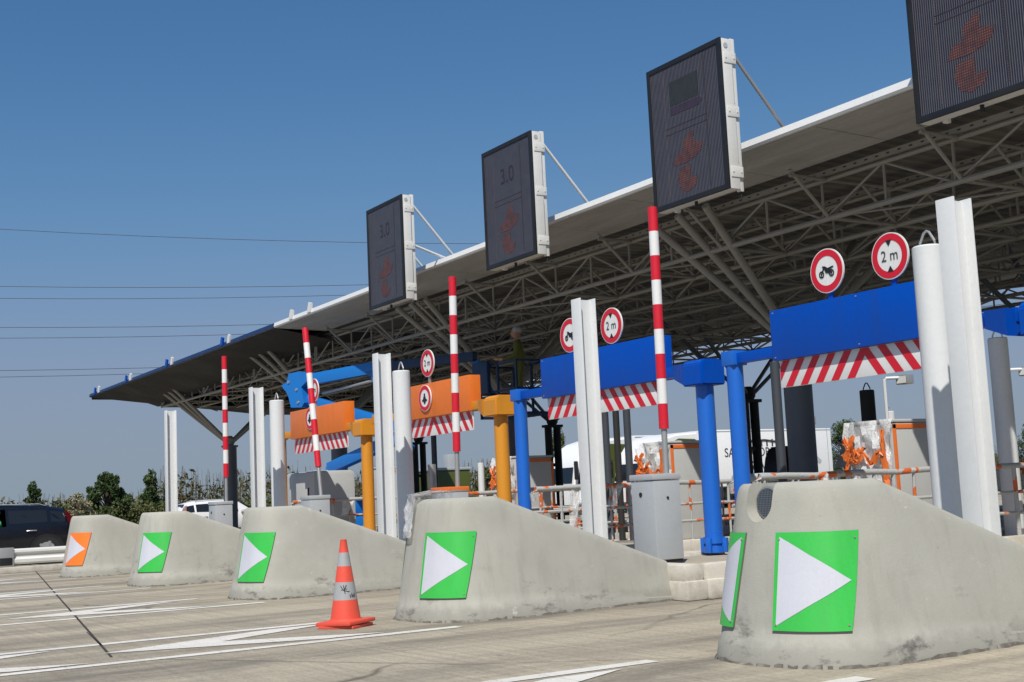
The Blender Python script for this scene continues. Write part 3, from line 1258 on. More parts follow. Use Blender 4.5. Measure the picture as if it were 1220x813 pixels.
def railing(x, y0, y1, label, sleeve=False, z=.33):
    t = thing('safety_railing', (x, y0, z), label, 'railing', RLG)
    L = y1 - y0
    h = .80
    bm = B()
    path(bm, [(0, .02, h - .16), (0, 0, h - .06), (0, .06, h)] + [(0, q, h + random.uniform(-.012, .012)) for q in np.arange(.4, L, .42)] + [(0, L, h)], .034, 10)
    obj('top_rail', bm, M['wrapa'], t)
    for zz in (.50, .26):
        bm = B()
        path(bm, [(0, 0, zz)] + [(0, q, zz + random.uniform(-.008, .008)) for q in np.arange(.4, L, .5)] + [(0, L, zz)], .02, 8)
        obj('lower_rail', bm, M['wrapb'], t)
    q = .12
    while q < L:
        bm = B()
        r = random.choice((.014, .017, .026))
        path(bm, [(0, q, 0), (0, q, .3), (random.uniform(-.01, .01), q, .55), (0, q, h)], [r, r, r * random.uniform(.9, 1.3), r], 8)
        obj('baluster', bm, M[random.choice(('wrapa', 'wrapb'))], t)
        q += random.uniform(.30, .42)
    for i in range(3):
        q = random.uniform(.2, L - .6)
        wd, hg = random.uniform(.12, .3), random.uniform(.25, .6)
        bm = B()
        g = [[bm.verts.new((.02 * math.sin(a * 1.7 + b) + .03 * random.random(), q + wd * a / 4 * (1 - .5 * b / 5) + .02 * random.random(), h - hg * b / 5)) for b in range(6)] for a in range(5)]
        for a in range(4):
            for b in range(5):
                bm.faces.new((g[a][b], g[a + 1][b], g[a + 1][b + 1], g[a][b + 1]))
        obj('film_scrap', bm, M['film'], t)
    if sleeve:
        bm = B()
        path(bm, [(0, .05, h), (0, .5, h + .012), (0, .9, h)], .048, 10)
        obj('foam_sleeve', bm, M['sleeve'], t)
    return t


railing(-9.85, 8.95, 15.0, 'wrapped railing with a rounded end behind the nearest nose')
railing(-11.30, 9.9, 15.2, 'wrapped railing on the left edge of the island with the grey barrier cabinet', True)
railing(-14.22, 9.05, 15.2, 'wrapped railing right of the slender blue post, behind a white H post')
railing(-15.80, 9.9, 15.6, 'wrapped railing left of the machine with the orange taped rim')
railing(-18.70, 9.3, 15.4, 'wrapped railing behind the ochre post and the cone-side nose')
railing(-23.2, 9.3, 15.4, 'wrapped railing beneath the farther orange gantry')
railing(-5.4, 8.6, 13.0, 'wrapped railing at the right edge, right of the nearest white H post')

# ------------------------------------------------------------------ slim dark posts on the islands
DG = 'slim dark equipment posts under the canopy'


def slim(x, y, h, r, label, m='slimcol', z=.3):
    t = thing('equipment_post', (x, y, z), label, 'post', DG)
    bm = B()
    lathe(bm, [(r, 0), (r, h)], 18)
    obj('post_shaft', bm, M[m], t)
    bm = B()
    box(bm, -r * 1.9, r * 1.9, -r * 1.9, r * 1.9, 0, .025, .004)
    obj('base_plate', bm, M['steel'], t)
    return t


slim(-15.35, 11.5, 2.1, .055, 'right one of three slim dark posts, left of the machine with orange rim')
slim(-15.62, 11.5, 2.15, .05, 'middle one of three slim dark posts behind the white H post by the blue board', 'blackmatt')
slim(-15.9, 11.5, 2.2, .055, 'left one of three slim dark posts behind the white H post by the blue board')
slim(-10.93, 10.35, 2.15, .055, 'slim slate post touching the left end of the nearest blue board')
slim(-19.3, 10.3, 1.35, .07, 'short grey post behind the farther orange gantry', 'steel')
slim(-19.2, 11.2, 1.35, .055, 'short pale post left of the ochre leg', 'white')
slim(-24.6, 13.2, 2.6, .06, 'slim grey post under the farther striped strip')

# black shrouded machine
t = thing('shrouded_machine', (-19.2, 18.0, .0), 'black shrouded machine with a rounded top in front of the white truck', 'machine')
bm = B()
prof = [(-.05, 0), (.62, 0), (.64, 1.3), (.55, 1.66), (.40, 1.80), (.18, 1.80), (.05, 1.62), (-.05, 1.2)]
prism(bm, [(-.35, a, b) for a, b in prof], (.7, 0, 0))
bmesh.ops.bevel(bm, geom=bm.edges[:], offset=.04, segments=2, affect='EDGES')
obj('shroud', bm, M['binblack'], t)
bm = B()
box(bm, -.4, .4, -.1, .7, 0, .1, .01)
obj('plinth', bm, M['kerbtop'], t)

# ------------------------------------------------------------------ canopy
XL, XR = -47.4, 9.0
YF, YB = 11.4, 25.2
ZR = 5.50
cn = thing('toll_canopy', (-19, 18, 0), 'wide flat toll canopy on branching columns with a lattice underside', 'canopy')
CX, CY = 19, -18


def cpart(name, bm, mats, parent=None, **kw):
    o = obj(name, bm, mats, None, **kw)
    o.parent = parent or cn
    o.matrix_parent_inverse = Matrix.Translation((19, -18, 0)) if not parent else parent.matrix_world.inverted()
    return o


def zf(x):
    """the front lip sags very slightly towards the far end"""
    return ZR - .13 * (-10 - x) / 37 if x < -10 else ZR


bm = B()
xs = [XL, -29.2, -10, XR]
for a, b in zip(xs, xs[1:]):
    sheet(bm, [(a, YF + .05, zf(a) + .03), (b, YF + .05, zf(b) + .03), (b, YB, zf(b) + .03), (a, YB, zf(a) + .03)])
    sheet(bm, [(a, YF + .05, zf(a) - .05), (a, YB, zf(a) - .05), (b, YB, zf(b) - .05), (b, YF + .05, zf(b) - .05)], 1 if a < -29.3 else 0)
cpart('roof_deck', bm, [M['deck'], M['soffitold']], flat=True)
# front soffit sheets
bm = B()
n = 19
for i in range(n):
    a = -29.2 + (XR + 29.2) * i / n
    b = -29.2 + (XR + 29.2) * (i + 1) / n - .012
    sheet(bm, [(a, YF + .06, zf(a) - .075), (b, YF + .06, zf(b) - .075), (b, 12.75, zf(b) - .11), (a, 12.75, zf(a) - .11)])
cpart('soffit', bm, M['soffit'], flat=True)
bm = B()
n = 7
for i in range(n):
    a = XL + (-29.2 - XL) * i / n
    b = XL + (-29.2 - XL) * (i + 1) / n - .012
    zi = lambda x: 4.74 + .34 * max(0, min(1, (x + 44) / 14.8))
    ai = max(a, -44.0)
    sheet(bm, [(a, YF + .06, zf(a) - .075), (b, YF + .06, zf(b) - .075), (b, 13.15, zi(b)), (ai, 13.15, zi(ai))])
# the far end folds down to the foot of the lattice
for (y0, z0), (y1, z1) in zip([(YF + .06, zf(XL) - .075), (18, 4.63)], [(18, 4.63), (YB - .02, 4.60)]):
    sheet(bm, [(XL, y0, z0), (XL, y1, z1), (-44.0, y1, 4.60), (-44.0, max(y0, 13.15), 4.74 if y0 < 15 else 4.60)])
    sheet(bm, [(XL - .01, y0, z0), (XL - .01, y1, z1), (XL - .01, y1, zf(XL)), (XL - .01, y0, zf(XL))])
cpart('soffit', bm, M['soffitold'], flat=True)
# edge flashings (a rounded strip)
for a, b, m in ((XL, -29.2, 'bluelip'), (-29.2, XR, 'lip')):
    bm = B()
    n = 12
    for i in range(n):
        x0 = a + (b - a) * i / n
        x1 = a + (b - a) * (i + 1) / n - .006
        prof = [(YF, -.04), (YF + .02, .05), (YF + .10, .075), (YF + .10, -.07), (YF + .02, -.07)]
        va = [bm.verts.new((x0, y, zf(x0) + z)) for y, z in prof]
        vb = [bm.verts.new((x1, y, zf(x1) + z)) for y, z in prof]
        for k in range(5):
            bm.faces.new((va[k], va[(k + 1) % 5], vb[(k + 1) % 5], vb[k]))
        bm.faces.new(va)
        bm.faces.new(vb[::-1])
    cpart('edge_flashing', bm, M[m])
for x0, x1, y0, y1, m in ((XL - .06, XL, YF + .1, YB, 'bluelip'), (XR, XR + .06, YF, YB, 'lip'), (XL, XR, YB, YB + .06, 'truss')):
    bm = B()
    box(bm, x0, x1, y0, y1, zf(-47 if m == 'bluelip' else -10) - (.15 if m != 'truss' else .22), zf(-47 if m == 'bluelip' else -10) + .06, .01)
    cpart('edge_flashing', bm, M[m])
# purlins with punched holes read as dark dots
for y in np.arange(12.9, 25, 1.45):
    bm = B()
    box(bm, XL + .2, XR - .2, y, y + .06, 5.24, 5.31)
    cpart('purlin', bm, M['truss'])
    if y < 15:
        bm = B()
        x = -24.0
        while x < XR - 1:
            if random.random() < .93:
                box(bm, x, x + .05, y - .004, y, 5.262, 5.28)
            x += .19
        o = cpart('purlin_slot', bm, M['black'])
        o['kind'] = 'stuff'

# lattice: chords along the row, frames across
YS = [13.0, 14.35, 15.7, 17.05, 18.4, 19.75, 21.1, 22.45, 23.8]
ZB, ZT = 4.66, 5.20


def truss_line(y, dark):
    bm = B()
    tube(bm, (XL + 3.5, y, ZB), (XR - .3, y, ZB), .041, n=8)
    tube(bm, (XL + .3, y, ZT), (XR - .3, y, ZT), .034, n=8)
    x = XL + 3.5
    i = 0
    st = 1.12
    while x < XR - 1.2:
        tube(bm, (x, y, ZB), (x, y, ZT), .021, n=6, cap=False)
        if i % 2 == 0:
            tube(bm, (x, y, ZB), (x + st, y, ZT), .019, n=6, cap=False)
        else:
            tube(bm, (x, y, ZT), (x + st, y, ZB), .019, n=6, cap=False)
        x += st
        i += 1
    cpart('truss', bm, M['truss'])


for y in YS:
    truss_line(y, 0)
i = 0
x = XL + 3.6
while x < XR - .5:
    bm = B()
    yf = 12.3 if x > -29 else 13.0
    tube(bm, (x, YS[0], ZB), (x, YS[-1], ZB), .028, n=8)
    tube(bm, (x, yf, ZT), (x, YS[-1] + 1.2, ZT), .028, n=8)
    tube(bm, (x, YS[0], ZB), (x, yf, ZT + .08), .026, n=6)
    tube(bm, (x, YS[-1], ZB), (x, YS[-1] + 1.3, ZT + .05), .026, n=6)
    for a, b in zip(YS, YS[1:]):
        m = (a + b) / 2
        tube(bm, (x, a, ZB), (x, m, ZT), .022, n=6, cap=False)
        tube(bm, (x, m, ZT), (x, b, ZB), .022, n=6, cap=False)
    # plan bracing in the bottom plane
    if i % 2 == 0:
        for q, (a, b) in enumerate(zip(YS, YS[1:])):
            s = 2.24 if q % 2 == 0 else -2.24
            tube(bm, (x, a, ZB + .02), (x + s, b, ZB + .02), .02, n=6, cap=False)
    cpart('cross_frame', bm, M['truss'])
    x += 2.24
    i += 1

# columns with branching struts
for m in range(-2, 5):
    for row, y0 in (('f', 14.65), ('r', 21.9)):
        if m < -1 and row == 'f':
            continue
        xc = (-14.98 if row == 'f' else -15.2) - 8.93 * m
        if xc < -45 or xc > 8:
            continue
        r = .225 if row == 'f' else .24
        bm = B()
        lathe(bm, [(r, 0), (r, 3.12), (r + .05, 3.12), (r + .05, 3.18)], 30)
        for q in bm.verts:
            q.co += Vector((xc, y0, 0))
        if row == 'r':
            bm.free()
            bm = B()
            for sx, sy in ((0, -.16), (0, .16)):
                lathe(bm, [(.115, 0), (.115, 3.18)], 20, c=(xc + sx, y0 + sy, 0))
            box(bm, xc - .15, xc + .15, y0 - .3, y0 + .3, 3.1, 3.18, .01)
            box(bm, xc - .06, xc + .06, y0 - .10, y0 + .10, 1.9, 2.0)
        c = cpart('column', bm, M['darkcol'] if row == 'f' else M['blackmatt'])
        bm = B()
        lathe(bm, [(r * .5, 3.17), (r * .72, 3.25), (r * .72, 3.40), (.08, 3.5)], 20)
        for q in bm.verts:
            q.co += Vector((xc, y0, 0))
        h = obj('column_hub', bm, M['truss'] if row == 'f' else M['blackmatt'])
        h.parent = c
        for sy, yt in ((-1, y0 - 2.25), (1, y0 + 2.25)):
            for dx in (-.66, 0, .66) if row == 'f' else (-.55, .55):
                bm = B()
                tube(bm, (xc + dx * .12, y0 + sy * .08, 3.30), (xc + dx, yt, 5.2), .062 if row == 'f' else .05, n=12)
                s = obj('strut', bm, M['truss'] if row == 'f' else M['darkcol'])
                s.parent = c
# little bracket lamps along the far part of the edge
for x in (-46.6, -42.5, -38.0, -33.0, -28.1, -27.0):
    for dx, m in ((0, 'blue'), (.55, 'stripewhite')):
        if x > -29:
            m = 'stripewhite'
            if dx:
                continue
        bm = B()
        xx = x + dx
        z = zf(xx)
        prism(bm, [(xx - .09, YF - .02, z - .02), (xx + .10, YF - .02, z - .02), (xx + .16, YF - .02, z + .17), (xx + .02, YF - .02, z + .21)], (0, .05, 0))
        cpart('edge_bracket', bm, M[m])

# ------------------------------------------------------------------ matrix signs over the lanes
LG = 'dark matrix signs hung on the canopy edge'


def make_sign(glyph, label, j):
    xc = -8.12 - 4.465 * j
    t = thing('matrix_sign', (xc, 10.65, 4.74), label, 'matrix sign', LG)
    W, H, D = 1.50, 1.95, .20
    bm = B()
    box(bm, -W / 2, W / 2, .035, D, 0, H, .008)
    hs = obj('housing', bm, M['whitewarm'], t)
    bm = B()
    f = .062
    for (x0, x1, z0, z1) in ((-W / 2 - .004, -W / 2 + f, -.004, H + .004), (W / 2 - f, W / 2 + .004, -.004, H + .004), (-W / 2 + f, W / 2 - f, -.004, f), (-W / 2 + f, W / 2 - f, H - f, H + .004)):
        box(bm, x0, x1, 0, .0345, z0, z1, .004)
    obj('frame', bm, M['black'], t)
    bm = B()
    box(bm, -W / 2 + f - .001, W / 2 - f + .001, .012, .034, f - .001, H - f + .001)
    sc = obj('screen', bm, M['screen'], t)
    # glyphs in screen coordinates
    u0, u1, v0, v1 = -W / 2 + f, W / 2 - f, f, H - f
    U = lambda u, v, d=.0: (u0 + (u1 - u0) * u, .0095 - d, v0 + (v1 - v0) * v)
    up = [(.28, .26), (.34, .335), (.43, .34), (.44, .41), (.57, .475), (.60, .45), (.585, .385), (.72, .36), (.69, .31), (.63, .275), (.46, .25)]
    lo = [(.37, .225), (.52, .235), (.525, .13), (.63, .135), (.59, .07), (.47, .04), (.38, .065), (.33, .15)]
    bm = B()
    for pl in (up, lo):
        prism(bm, [U(*q) for q in pl], (0, .002, 0))
    obj('red_symbol', bm, M['led'], sc, flat=True)
    bm = B()
    for u in (.20, .80):
        prism(bm, [U(u - .006, .03), U(u + .006, .03), U(u + .006, .97), U(u - .006, .97)], (0, .002, 0))
    for v in (.50, .545):
        prism(bm, [U(.2, v - .004), U(.8, v - .004), U(.8, v + .004), U(.2, v + .004)], (0, .002, 0))
    obj('diode_line', bm, M['ledpink'], sc, flat=True)
    if glyph == '3.0':
        text_mesh('height_figure', '3.0', .36, .0008, M['leddim'], sc, U(.5, .74), FACE)
    elif glyph == 'box':
        bm = B()
        prism(bm, [U(.28, .70), U(.70, .70), U(.70, .88), U(.28, .88)], (0, .002, 0))
        obj('green_field', bm, M['ledgreen'], sc, flat=True)
        bm = B()
        prism(bm, [U(.28, .63), U(.70, .63), U(.76, .66), U(.70, .69), U(.28, .69)], (0, .002, 0))
        obj('violet_field', bm, M['leddim'], sc, flat=True)
    # side fittings: hinge plates, cable rail
    for z in (.22, 1.0, 1.70):
        bm = B()
        box(bm, W / 2 - .002, W / 2 + .010, .06, D + .055, z - .07, z + .07, .004)
        for yy in (.09, .22):
            tube(bm, (W / 2 + .008, yy, z), (W / 2 + .018, yy, z), .012, n=8)
        obj('hinge_plate', bm, M['whitewarm'], hs)
    for z in (.60, 1.36):
        bm = B()
        box(bm, W / 2 - .001, W / 2 + .004, .185, .197, z - .25, z + .25)
        obj('panel_slot', bm, M['offgrey'], hs)
    bm = B()
    tube(bm, (W / 2 + .001, .10, 1.86), (W / 2 + .006, .10, 1.86), .035, n=18)
    obj('lock_cover', bm, M['offgrey'], hs)
    for sx in (-.55, .70):
        bm = B()
        box(bm, sx - .03, sx + .03, D + .001, D + .07, -.02, H + .02, .006)
        obj('back_rail', bm, M['whitewarm'], t)
    for gx_, gy_, gz_ in ((W / 2 - .06, D + .05, -.09), (0, .1, -.07)):
        bm = B()
        tube(bm, (gx_, gy_, .012), (gx_, gy_, gz_), .022, n=10)
        obj('cable_gland', bm, M['black'], hs)
    for sx, z0, y1, z1 in ((.70, 1.80, 1.12, .84), (-.55, 1.80, 1.12, .84)) + (((.70, 1.02, .95, .80),) if j == 3 else ()):
        bm = B()
        tube(bm, (sx, D + .04, z0), (sx, y1, z1), .024, n=10)
        obj('stay', bm, M['steel'] if j == 1 else M['white'], t)
    return t


make_sign('box', 'nearest matrix sign, cut by the top right corner of the picture', 0)
make_sign('box', 'matrix sign with a grey stay, behind the tallest raised boom', 1)
make_sign('3.0', 'matrix sign showing a faint 3.0, second from the left', 2)
make_sign('3.0', 'leftmost and smallest matrix sign on the canopy edge', 3)

# ------------------------------------------------------------------ traffic cone
t = thing('traffic_cone', (-10.37, 4.64, 0), 'orange traffic cone with two grey bands and a black scribble', 'traffic cone', rz=.5)
bm = B()
R = lambda z: .132 - (.132 - .030) * (z - .06) / .66
prof = [(R(.055) + .03, .045, 0), (R(.08) + .004, .075, 0)]
lev = [(.075, .235, 0), (.235, .385, 1), (.385, .52, 0), (.52, .635, 1), (.635, .735, 0)]
for a, b, m in lev:
    prof += [(R(a), a, m), (R(b) , b, m)]
prof += [(.03, .745, 0), (.018, .748, 0)]
lathe(bm, prof, 32)
obj('cone_body', bm, [M['cone'], M['conegrey']], t)
bm = B()
s = .185
box(bm, -s, s, -s, s, .028, .062, .012)
b1 = obj('base', bm, M['cone'], t)
b1.rotation_euler = (.02, -.03, 0)
bm = B()
box(bm, -s * .93, s * .93, -s * .93, s * .93, .0, .026, .008)
b2 = obj('base', bm, M['cone'], t)
b2.rotation_euler = (0, 0, .12)
# scribble on the lower band: strokes lying on the surface, facing the camera
bm = B()
an0 = math.atan2(-4.64, 10.37) - .5 + .10
def onc(u, v):
    z = .31 + v
    r = R(z) + .0015
    a = an0 + u / r
    return (r * math.cos(a), r * math.sin(a), z)
for st in ([(-.045, .045), (-.03, .02), (-.012, .0)], [(-.02, .05), (-.012, .0), (-.008, -.02)], [(-.04, .01), (-.02, .012), (.012, .02)], [(.005, .05), (-.01, .02)], [(-.012, .005), (.02, -.005), (.03, .0)],
           [(.035, -.03), (.038, -.055)], [(.05, -.02), (.052, -.05), (.065, -.03), (.068, -.055)], [(.08, -.02), (.08, -.05)]):
    path(bm, [onc(*q) for q in st], .0035, 5)
obj('scribble', bm, M['black'], t)

# ------------------------------------------------------------------ guard rail, left
t = thing('guard_rail', (-27.2, -22, 0), 'low grey steel guard rail in front of the dark car', 'guard rail')
bm = B()
prof = [(0, .47), (.05, .44), (.055, .40), (.01, .36), (.01, .30), (.055, .26), (.05, .20), (0, .16), (-.02, .16), (-.02, .47)]
prism(bm, [(x, 0, z) for x, z in prof], (0, 28.5, 0))
obj('beam', bm, M['whitewarm'], t)
for y in np.arange(1, 28.6, 4.0):
    bm = B()
    box(bm, -.10, -.022, y - .06, y + .06, 0, .45, .006)
    obj('rail_post', bm, M['darkcol'], t)
bm = B()
box(bm, .057, .075, 26.75, 27.05, .14, .50, .01)
box(bm, .0755, .085, 26.78, 27.02, .15, .30, .004, 1)
obj('joint_plate', bm, [M['steel'], M['black']], t)
bm = B()
box(bm, -.2, .2, 0, 28.5, 0, .12, .02)
obj('rail_kerb', bm, M['kerb'], t)


# ------------------------------------------------------------------ cars
def car(loc, rz, label, paintm, group, opened=False):
    """front towards local -y... built along y, rear at y=0, front at y=-4.25; wheels at x = +-.78"""
    t = thing('passenger_car', loc, label, 'car', group, rz)
    #      y     zlo   belt  roof  half-width lo, belt, roof
    st = [(.02, .42, .86, .88, .70, .74, .72), (-.06, .34, .92, 1.05, .78, .80, .66), (-.30, .30, .95, 1.36, .84, .83, .60), (-.75, .28, .95, 1.455, .85, .84, .60), (-1.60, .27, .925, 1.49, .86, .845, .61),
          (-2.1, .27, .91, 1.48, .86, .845, .60), (-2.45, .27, .905, 1.42, .86, .84, .59), (-2.65, .27, .90, 1.36, .86, .84, .58), (-3.05, .28, .90, 1.10, .86, .84, .62), (-3.32, .29, .89, .93, .85, .83, .72), (-3.8, .31, .80, .82, .83, .80, .70), (-4.12, .36, .66, .68, .74, .72, .62), (-4.24, .42, .56, .57, .62, .60, .52)]
    bm = B()
    rings = []
    for y, zl, zb, zr, wl, wb, wr in st:
        half = [(wl * .93, zl), (wl, zl + .12), (wb + .012, (zl + zb) / 2 + .08), (wb, zb), (wr + (wb - wr) * .18, zb + (zr - zb) * .80), (wr * .88, zr - .005), (0, zr + .012)]
        ring = [(a, b) for a, b in half] + [(-a, b) for a, b in half[-2::-1]]
        rings.append([bm.verts.new((a, y, b)) for a, b in ring])
    n = len(rings[0])
    for a, b in zip(rings, rings[1:]):
        for k in range(n):
            if opened and k == 3 and -2.4 < a[k].co.y < -1.5:
                continue                              # the wound-down driver's window
            bm.faces.new((a[k], a[(k + 1) % n], b[(k + 1) % n], b[k]))
    bm.faces.new(rings[0])
    bm.faces.new(rings[-1][::-1])
    bm.normal_update()
    obj('body', bm, paintm, t, angle=55)

    def side(y, f, out, sg):
        ys = [q[0] for q in st][::-1]
        zb = np.interp(y, ys, [q[2] for q in st][::-1])
        zr = np.interp(y, ys, [q[3] for q in st][::-1])
        wb = np.interp(y, ys, [q[5] for q in st][::-1])
        wr = np.interp(y, ys, [q[6] for q in st][::-1])
        xq = wb + (wr + (wb - wr) * .18 - wb) * (f / .80)
        return (sg * (xq + out), y, zb + (zr - zb) * f)
    for sg in (-1, 1):
        for ya, yb in ((-.30, -.62), (-.70, -1.54), (-1.64, -2.52)):
            if opened and sg > 0 and ya < -1.6:
                continue
            bm = B()
            N = 5
            g = [[bm.verts.new(side(ya + (yb - ya) * i / N, fz, .006, sg)) for fz in (.10, .45, .74)] for i in range(N + 1)]
            for i in range(N):
                for q in range(2):
                    bm.faces.new((g[i][q], g[i + 1][q], g[i + 1][q + 1], g[i][q + 1]))
            obj('side_window', bm, M['glass'], t)
        for yh in (-1.05, -1.93):
            bm = B()
            path(bm, [(sg * .862, yh + .10, .79), (sg * .885, yh + .04, .795), (sg * .885, yh - .06, .795), (sg * .862, yh - .11, .79)], .016, 8)
            obj('door_handle', bm, M['alloy'], t)
        bm = B()
        prism(bm, [(sg * .79, -.03, .74), (sg * .845, -.18, .78), (sg * .80, -.26, 1.05), (sg * .70, -.30, 1.30), (sg * .63, -.20, 1.24), (sg * .72, -.05, .98)], (sg * .025, 0, .01))
        obj('tail_light', bm, M['redlamp'], t)
        bm = B()
        box(bm, sg * .90 - .06, sg * .90 + .06, -2.75, -2.60, .93, 1.05, .03)
        obj('mirror', bm, paintm, t)
        for yw in (-.72, -3.38):
            bm = B()
            bm2 = B()
            x0, x1 = sg * .68, sg * .875
            tube(bm, (x0, yw, .31), (x1, yw, .31), .31, n=28)
            w = obj('wheel', bm, M['tyre'], t)
            tube(bm2, (sg * .876, yw, .31), (sg * .880, yw, .31), .17, n=24)
            for a in range(5):
                an = a * 2 * math.pi / 5
                box(bm2, -.028, .028, .0, .2, -.006, .006, mat=Matrix.Translation((sg * .884, yw, .31)) @ Matrix.Rotation(an, 4, 'X') @ Matrix.Rotation(math.pi / 2, 4, 'Y'))
            obj('rim', bm2, M['alloy'], w)
            bm = B()
            ring = [(math.cos(q), math.sin(q)) for q in np.linspace(0.0, math.pi, 16)]
            for (a0, b0), (a1, b1) in zip(ring, ring[1:]):
                sheet(bm, [(sg * .868, yw + a0 * .385, .31 + b0 * .385), (sg * .868, yw + a1 * .385, .31 + b1 * .385), (sg * .868, yw + a1 * .30, .31 + b1 * .30), (sg * .868, yw + a0 * .30, .31 + b0 * .30)])
            obj('wheel_arch', bm, M['black'], t)
    bm = B()
    sheet(bm, [(-.56, -.075, .96), (.56, -.075, .96), (.52, -.30, 1.34), (-.52, -.30, 1.34)])
    for q in bm.verts:
        q.co += Vector((0, .035, .008))
    obj('rear_window', bm, M['glass'], t)
    bm = B()
    sheet(bm, [(-.55, -2.68, 1.345), (.55, -2.68, 1.345), (.68, -3.24, .985), (-.68, -3.24, .985)])
    for q in bm.verts:
        q.co += Vector((0, -.02, .03))
    obj('windscreen', bm, M['glass'], t)
    for sx in (-.58, .58):
        bm = B()
        path(bm, [(sx, -.7, 1.44), (sx, -.85, 1.49), (sx, -1.9, 1.505), (sx, -2.05, 1.46)], .015, 6)
        obj('roof_rail', bm, M['alloy'], t)
    return t


CG = 'passenger cars on the opposite carriageway'
c1 = car((-31.9, 7.22, .09), 0, 'dark hatchback seen from its side at the left edge, driver in green', M['carblack'], CG, True)
c1.scale = (1, 1, .865)
c2 = car((-54.1, 16.5, 0), math.pi, 'white car half hidden behind the second farthest nose', M['carwhite'], CG)


# ------------------------------------------------------------------ people
def person(name, loc, rz, label, J, radii, edges, mats, head, scale=1.0):
    """one skinned body + head with face; J: joint positions"""
    me = bpy.data.meshes.new('body')
    me.from_pydata(J, edges, [])
    o = bpy.data.objects.new('tmp_body', me)
    COL.objects.link(o)
    sk = o.modifiers.new('skin', 'SKIN')
    sv = me.skin_vertices[0].data
    for i, r in enumerate(radii):
        sv[i].radius = (r, r)
    sv[0].use_root = True
    sub = o.modifiers.new('sub', 'SUBSURF')
    sub.levels = 1
    sub.render_levels = 1
    bpy.context.view_layer.update()
    dg = bpy.context.evaluated_depsgraph_get()
    m2 = bpy.data.meshes.new_from_object(o.evaluated_get(dg))
    bpy.data.objects.remove(o)
    m2.shade_smooth()
    m2.materials.clear()
    for m in mats:
        m2.materials.append(m)
    return m2


